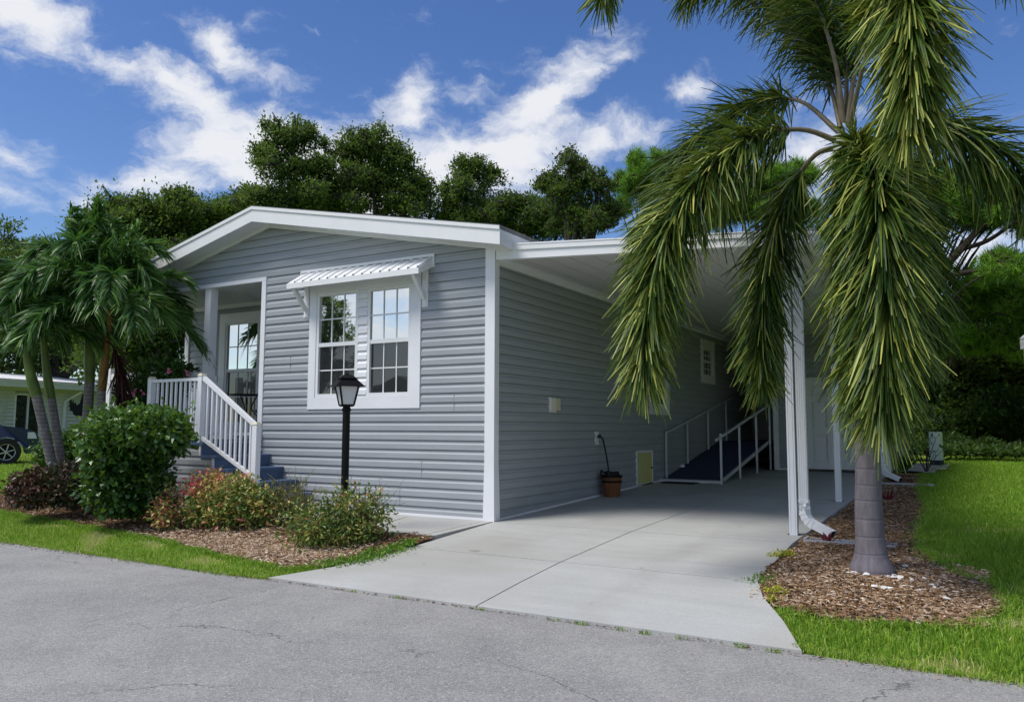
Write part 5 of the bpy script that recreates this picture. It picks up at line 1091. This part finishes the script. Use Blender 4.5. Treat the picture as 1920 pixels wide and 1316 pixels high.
# cabbage palm at the wood edge
q = at(1775, 840, 31); q[2] = float(terr(q[0], q[1])); cb = thing('cabbage_palm', 'small fan leaved palm poking out of the wood behind the lawn', 'palm tree', q)
cc = at(1800, 560, 25.5); MB().tube([q, (q+cc)/2, cc], [.16, .14, .14], 10).build('trunk', M['bark'], cb, smooth=True); mb = MB()
for k in range(16):
    d = unit(1)[0]; d[2] = d[2]*.6+.35; d /= np.linalg.norm(d); c = cc+d*.75; n = 26; s_ = np.cross(d, (0, 0, 1)); s_ /= np.linalg.norm(s_); u_ = np.cross(s_, d); an = np.linspace(-1.5, 1.5, n)
    dd = np.cos(an)[:, None]*d+np.sin(an)[:, None]*(s_*.8+u_*.3); strips(mb, np.tile(c, (n, 1)), dd, np.full(n, .7), np.full(n, .05), np.full(n, .2), 3)
mb.build('fan_leaves', M['pineleaf'], cb)
# undergrowth at the wood edge (nobody could count it)
mb = MB()
for x, y, rx, ry, D in ((1700, 838, 40, 30, 23), (1760, 842, 60, 24, 23.5), (1830, 844, 60, 18, 24), (1900, 846, 60, 16, 24), (1960, 842, 50, 24, 24), (1650, 830, 50, 40, 24), (1785, 835, 26, 40, 24.5), (1850, 838, 20, 30, 25)):
    c, r_ = lobe(x, y, D, rx, ry); k = 1500; p = c+unit(k)*np.array(r_)*[1.2, 1.2, .5]*(rng.random(k)**.5)[:, None]*rng.uniform(.6, 1.3, (k, 1)); leaves(mb, p, .15, np.array([0, 0, .5]), 1, .35, np.clip(rng.normal(.15, .2, k), 0, 1))
tag(mb.build('undergrowth', M['brightleaf']), 'low green undergrowth along the foot of the wood behind the lawn', 'undergrowth', kind='stuff')
# shady wood behind: continuous mass of foliage closing the view; light blocker added at right
mb = MB(); k = 60000; t_ = rng.random(k); x = -60+95*t_; y = 44+6*np.sin(t_*9)+rng.uniform(0, 6, k)-14*np.clip((t_-.62)/.3, 0, 1); z = rng.uniform(0, 1, k)**.8*(7.0+7*np.clip((.5-t_)*4, 0, 1)+1.5*np.sin(t_*40)+1.2*np.sin(t_*93))
leaves(mb, np.stack([x, y, z+.2], 1), .55, np.array([0, -.3, .2]), 1, .55, np.clip(rng.normal(.22, .18, k), 0, 1)); t_ = rng.random(30000); leaves(mb, np.stack([8.3+3*rng.random(30000)+.6*np.sin(t_*20)+4*t_, 3+36*t_, .1+rng.random(30000)*(10+1.2*np.sin(t_*33))], 1), .5, np.array([-.3, 0, .2]), 1, .55, np.clip(rng.normal(.22, .18, 30000), 0, 1)); tag(mb.build('far_wood_and_light_block', M['oakleaf']), 'dark continuous wood far behind the houses, with an unseen foliage wall added at right to block light', 'wood', kind='stuff')  # second mass stands out of view, added to keep light off the side wall
V, F = gridmesh(np.linspace(-70, 45, 60), np.linspace(23.2, 70, 24), lambda x, y: terr2(x, y)+.03); structure(MB().add(V, F).build('forest_floor_shade', M['floorshade'], smooth=True), 'ground sheet under the wood with its shade put into a dark colour')  # dark sheet laid over the lawn; its colour stands in for wood shade
# trees across the street (mirrored in the window panes)
tree('oak_tree', 'oak across the street mirrored in the left window panes', (-23.2, -21, 0), [((-23.2, -21, 5.4), (1.5, 1.5, 1.8)), ((-22.8, -21, 7.2), (.8, .8, 1.)), ((-23, -21, 3.6), (1.9, 1.5, 1.2))], M['oakleaf'], 9000, .22, grp='trees across the street')
tree('oak_tree', 'oak across the street mirrored beside the porch window', (-29.5, -22, 0), [((-29.3, -22, 5.5), (1.2, 1.2, 2)), ((-29, -21, 7.4), (.8, .8, 1.)), ((-30, -22, 3.6), (2, 1.6, 1.3))], M['oakleaf'], 8000, .25, grp='trees across the street')

xh = thing('house_across_street', 'grey gabled house across the street mirrored in the window panes', 'house', (-20.2, -27, -.2))
MB().box(-23.2, -17.7, -31, -24, -.3, 2.5).build('wall', simple('grey_stucco', (.05, .055, .065), .8, var=.1), xh)
MB().add([(-23.7, -23.6, 2.45), (-17.2, -23.6, 2.45), (-20.5, -23.6, 3.7), (-23.7, -31.4, 2.45), (-17.2, -31.4, 2.45), (-20.5, -31.4, 3.7)], [(0, 1, 4, 3), (1, 2, 5, 4), (2, 0, 3, 5)]).add([(-23.7, -23.6, 2.45), (-17.2, -23.6, 2.45), (-20.5, -23.6, 3.7)], [(0, 1, 2)]).build('roof', M['shingle'], xh)
MB().box(-21.6, -20.2, -24.0, -23.96, .9, 2.2).build('window', M['white'], xh)

# ------------------------------------------------------------------ neighbouring house
n0 = at(-60, 838, 37); n1 = at(420, 838, 47); n0[2] = n1[2] = float(terr(n0[0], n0[1]))
n0 = np.array(n0); ax = n1-n0; LN = np.linalg.norm(ax); ax /= LN; ny = np.array([ax[1], -ax[0], 0]); 
if ny@(CAM-n0) < 0: ny = -ny
def NP(u, o, z): return tuple(n0+ax*u+ny*o+np.array([0, 0, z]))
def nu(px):                        # position along the neighbour's wall under a photo column
    d = ray(px, 780)[:2]; A_ = np.array([[ax[0], -d[0]], [ax[1], -d[1]]]); return float(np.linalg.solve(A_, (CAM-n0)[:2])[0])
def nz(px, py):
    d = ray(px, py); u = nu(px); P_ = n0+ax*u; t = ((P_-CAM)[:2]@d[:2])/(d[:2]@d[:2]); return CAM[2]+d[2]*t-n0[2]
nh = thing('neighbour_house', 'low pale green sided house with white roof behind the leaning palms', 'house', n0)
u0, u1 = nu(25), nu(76); zt, zb2 = nz(50, 738), nz(50, 828); ez = nz(100, 727)
wm = MB(); k = 0
while k*.15 < ez:
    za, zb_ = k*.15, min((k+1)*.15, ez)
    for a, b_ in ([(0, LN)] if (zb_ < zb2 or za > zt) else [(0, u0), (u1, LN)]):
        wm.add([NP(a, .05, za+.02), NP(b_, .05, za+.02), NP(b_, .012, zb_-.001), NP(a, .012, zb_-.001)], [(0, 1, 2, 3)]); wm.add([NP(a, 0, za+.019), NP(b_, 0, za+.019), NP(b_, .05, za+.02), NP(a, .05, za+.02)], [(0, 1, 2, 3)]); wm.add([NP(a, .004, za), NP(b_, .004, za), NP(b_, .004, za+.019), NP(a, .004, za+.019)], [(0, 1, 2, 3)])
    k += 1
wm.build('wall', M['palegreen'], nh)
def nbox(mb, ua, ub, oa, ob, za, zb_): return mb.hexa([NP(u, o, z) for z in (za, zb_) for u, o in ((ua, oa), (ub, oa), (ub, ob), (ua, ob))])
nbox(MB(), 0, LN, -6, -.1, 0, ez).build('rear_wall', M['palegreen'], nh)
nbox(MB(), -.3, LN, .0, .62, ez-.0, ez+.03).build('soffit', M['white'], nh)
nbox(MB(), -.3, LN, .58, .64, ez-.08, ez+.20).build('fascia', M['palegreen'], nh)
rr_ = MB(); rr_.hexa([NP(-.3, .66, ez+.14), NP(LN, .66, ez+.14), NP(LN, -3, ez+.60), NP(-.3, -3, ez+.60), NP(-.3, .66, ez+.22), NP(LN, .66, ez+.22), NP(LN, -3, ez+.68), NP(-.3, -3, ez+.68)]); rr_.build('roof', M['roofwhite'], nh)
for j in range(2):
    nbox(MB(), -.3, LN, .661+.003*j, .667+.003*j, ez+.20, ez+.225).build('drip_edge', M['brownroof'], nh) if j == 0 else None
sd_ = MB(); 
for a, b_ in ((u0, u0+.07), ((u0+u1)/2-.03, (u0+u1)/2+.03), (u1-.07, u1)): nbox(sd_, a, b_, -.04, .035, zb2, zt)
nbox(sd_, u0, u1, -.04, .035, zt-.07, zt); nbox(sd_, u0, u1, -.04, .05, zb2-.05, zb2)
sdo = sd_.build('sliding_door', M['white_metal'], nh)
MB().add([NP(u0, -.02, zb2), NP(u1, -.02, zb2), NP(u1, -.02, zt), NP(u0, -.02, zt)], [(0, 1, 2, 3)]).build('pane', M['screen'], sdo)
dn = nu(118); dm_ = MB(); nbox(dm_, dn-.05, dn+.05, .03, .11, 0, ez-.55); dm_.bar(NP(dn, .07, ez-.57), NP(dn+.45, .5, ez-.15), .09, .07); dm_.build('downspout', M['white_metal'], nh)
l0 = nu(4); lt = MB()
for i in range(26):
    z = .2+i*.095; lt.bar(NP(l0-.16, .06, z), NP(l0+.16, .06, z+.2), .02, .012); lt.bar(NP(l0+.16, .075, z), NP(l0-.16, .075, z+.2), .02, .012)
lt.build('lattice_panel', M['roofwhite'], nh)
# iron rooster on that wall: flat ornament
r0_ = nu(146); rzc = nz(146, 762); rs = .0062*37/10*1.05
rst = [(-22, 8), (-20, 3), (-23, 1), (-19, -3), (-21, -8), (-14, -8), (-12, -14), (-4, -18), (-1, -24), (0, -18), (6, -18), (10, -12), (13, -4), (12, 6), (14, 14), (17, 13), (13, 17), (14, 22), (9, 21), (6, 24), (5, 19), (3, 12), (0, 4), (-6, 2), (-8, 8), (-12, 4), (-13, 12), (-16, 6), (-18, 14)]
rm_ = MB(); sc_ = .0235
fr2 = [NP(r0_+a*sc_, .05, rzc+b*sc_) for a, b in rst]; bk2 = [NP(r0_+a*sc_, .035, rzc+b*sc_) for a, b in rst]; n = len(rst)
rm_.add(fr2+bk2, [tuple(range(n))]); rm_.add(fr2+bk2, [(i, (i+1) % n, n+(i+1) % n, n+i) for i in range(n)])
tag(rm_.build('rooster_ornament', M['rooster'], origin=NP(r0_, .04, rzc)), 'flat black rooster ornament on the pale green wall', 'wall ornament')

# ------------------------------------------------------------------ dark blue car at the left edge
cw = at(10, 868, 28); cw[2] = float(terr(cw[0], cw[1])); dd = ray(13, 800); fwd = np.array([dd[1], -dd[0], 0]); fwd /= np.linalg.norm(fwd)
if fwd@RT < 0: fwd = -fwd
lat = np.array([-fwd[1], fwd[0], 0]);  lat = lat if lat@(cw-CAM) > 0 else -lat   # lat points away from the camera
car = thing('parked_car', 'dark blue sport utility vehicle parked on the grass at the left edge', 'car', cw)
def CP(x, l, z): return tuple(cw+fwd*x+lat*l+np.array([0, 0, z]))
W_ = 1.8
prof = [(-3.35, .45), (-3.45, .75), (-3.4, 1.05), (-3.2, 1.15), (-2.95, 1.68), (-2.7, 1.76), (-1.2, 1.76), (-.75, 1.62), (-.15, 1.16), (.1, 1.13), (.52, 1.06), (.72, .98), (.82, .80), (.84, .55), (.76, .36), (.5, .33)]
def ins(z): return .04+.22*max(0, z-1.05)+(.06 if z < .4 else 0)
bd = MB(); n = len(prof)
arch = lambda xc: [(xc+.46*math.cos(a), .37+.46*math.sin(a)) for a in np.linspace(0, math.pi, 9)]
full = prof+[(.5, .33)]+arch(0)[0:]+[(-.5, .33), (-2.2, .33)]+arch(-2.68)+[(-3.2, .4)]
nn = len(full); v = [CP(x, ins(z)-.0, z) for x, z in full]+[CP(x, W_-ins(z), z) for x, z in full]
bd.add(v, [tuple(range(nn))]); bd.add(v, [tuple(range(nn, 2*nn))[::-1]]); bd.add(v, [(i, (i+1) % nn, nn+(i+1) % nn, nn+i) for i in range(nn)])
bd.build('body', M['carblue'], car)
cmn = MB().hexa([CP(x, l, z) for z in (.42, .62) for x, l in ((.70, -.01), (.90, .06), (.90, W_-.06), (.70, W_+.01))]); cmn.build('bumper', M['carblue'], car)
MB().hexa([CP(x, l, z) for z, dz in ((.78, 0), (.97, 0)) for x, l in ((.52, .015), (.80-(z-.78)*.35, .05), (.78-(z-.78)*.35, .36), (.55, .30))]).build('headlight', M['lens'], car)
MB().hexa([CP(x, l, z) for z in (.78, .97) for x, l in ((.55, W_-.30), (.78-(z-.78)*.35, W_-.36), (.80-(z-.78)*.35, W_-.05), (.52, W_-.015))]).build('headlight', M['lens'], car)
gw = [(-2.6, 1.16), (-2.5, 1.66), (-1.25, 1.68), (-.85, 1.58), (-.35, 1.18)]
MB().add([CP(x, ins(z)-.012, z) for x, z in gw], [(0, 1, 2, 3, 4)]).build('side_window', M['screen'], car)
for xc in (0, -2.68):
    for l in (.12, W_-.12):
        s = -1 if l < 1 else 1; ty = MB(); rings = [(.24, .10), (.37, .10), (.385, .07), (.385, -.07), (.37, -.10), (.24, -.10)]; m_ = 28; vs = []
        for r_, o_ in rings: vs += [CP(xc+r_*math.cos(2*math.pi*k/m_), l+s*o_, .385+r_*math.sin(2*math.pi*k/m_)) for k in range(m_)]
        ty.add(vs, [(i*m_+k, i*m_+(k+1) % m_, (i+1)*m_+(k+1) % m_, (i+1)*m_+k) for i in range(5) for k in range(m_)]); wo = ty.build('wheel', M['tyre'], car)
        rim = MB(); vs = [CP(xc+r_*math.cos(2*math.pi*k/m_), l+s*o_, .385+r_*math.sin(2*math.pi*k/m_)) for r_, o_ in ((.245, .095), (.225, .09), (.215, .02), (.0, .01)) for k in range(m_)]
        rim.add(vs[:3*m_], [(i*m_+k, i*m_+(k+1) % m_, (i+1)*m_+(k+1) % m_, (i+1)*m_+k) for i in range(2) for k in range(m_)])
        for k in range(6):
            a = 2*math.pi*k/6+.3; rim.bar(CP(xc, l+s*.085, .385), CP(xc+.225*math.cos(a), l+s*.08, .385+.225*math.sin(a)), .03, .075, up=tuple(lat))
        rim.build('rim', M['rim'], wo)
        MB().add([CP(xc+.235*math.cos(2*math.pi*k/m_), l+s*.0, .385+.235*math.sin(2*math.pi*k/m_)) for k in range(m_)], [tuple(range(m_))]).build('brake_disc', M['dark'], wo)
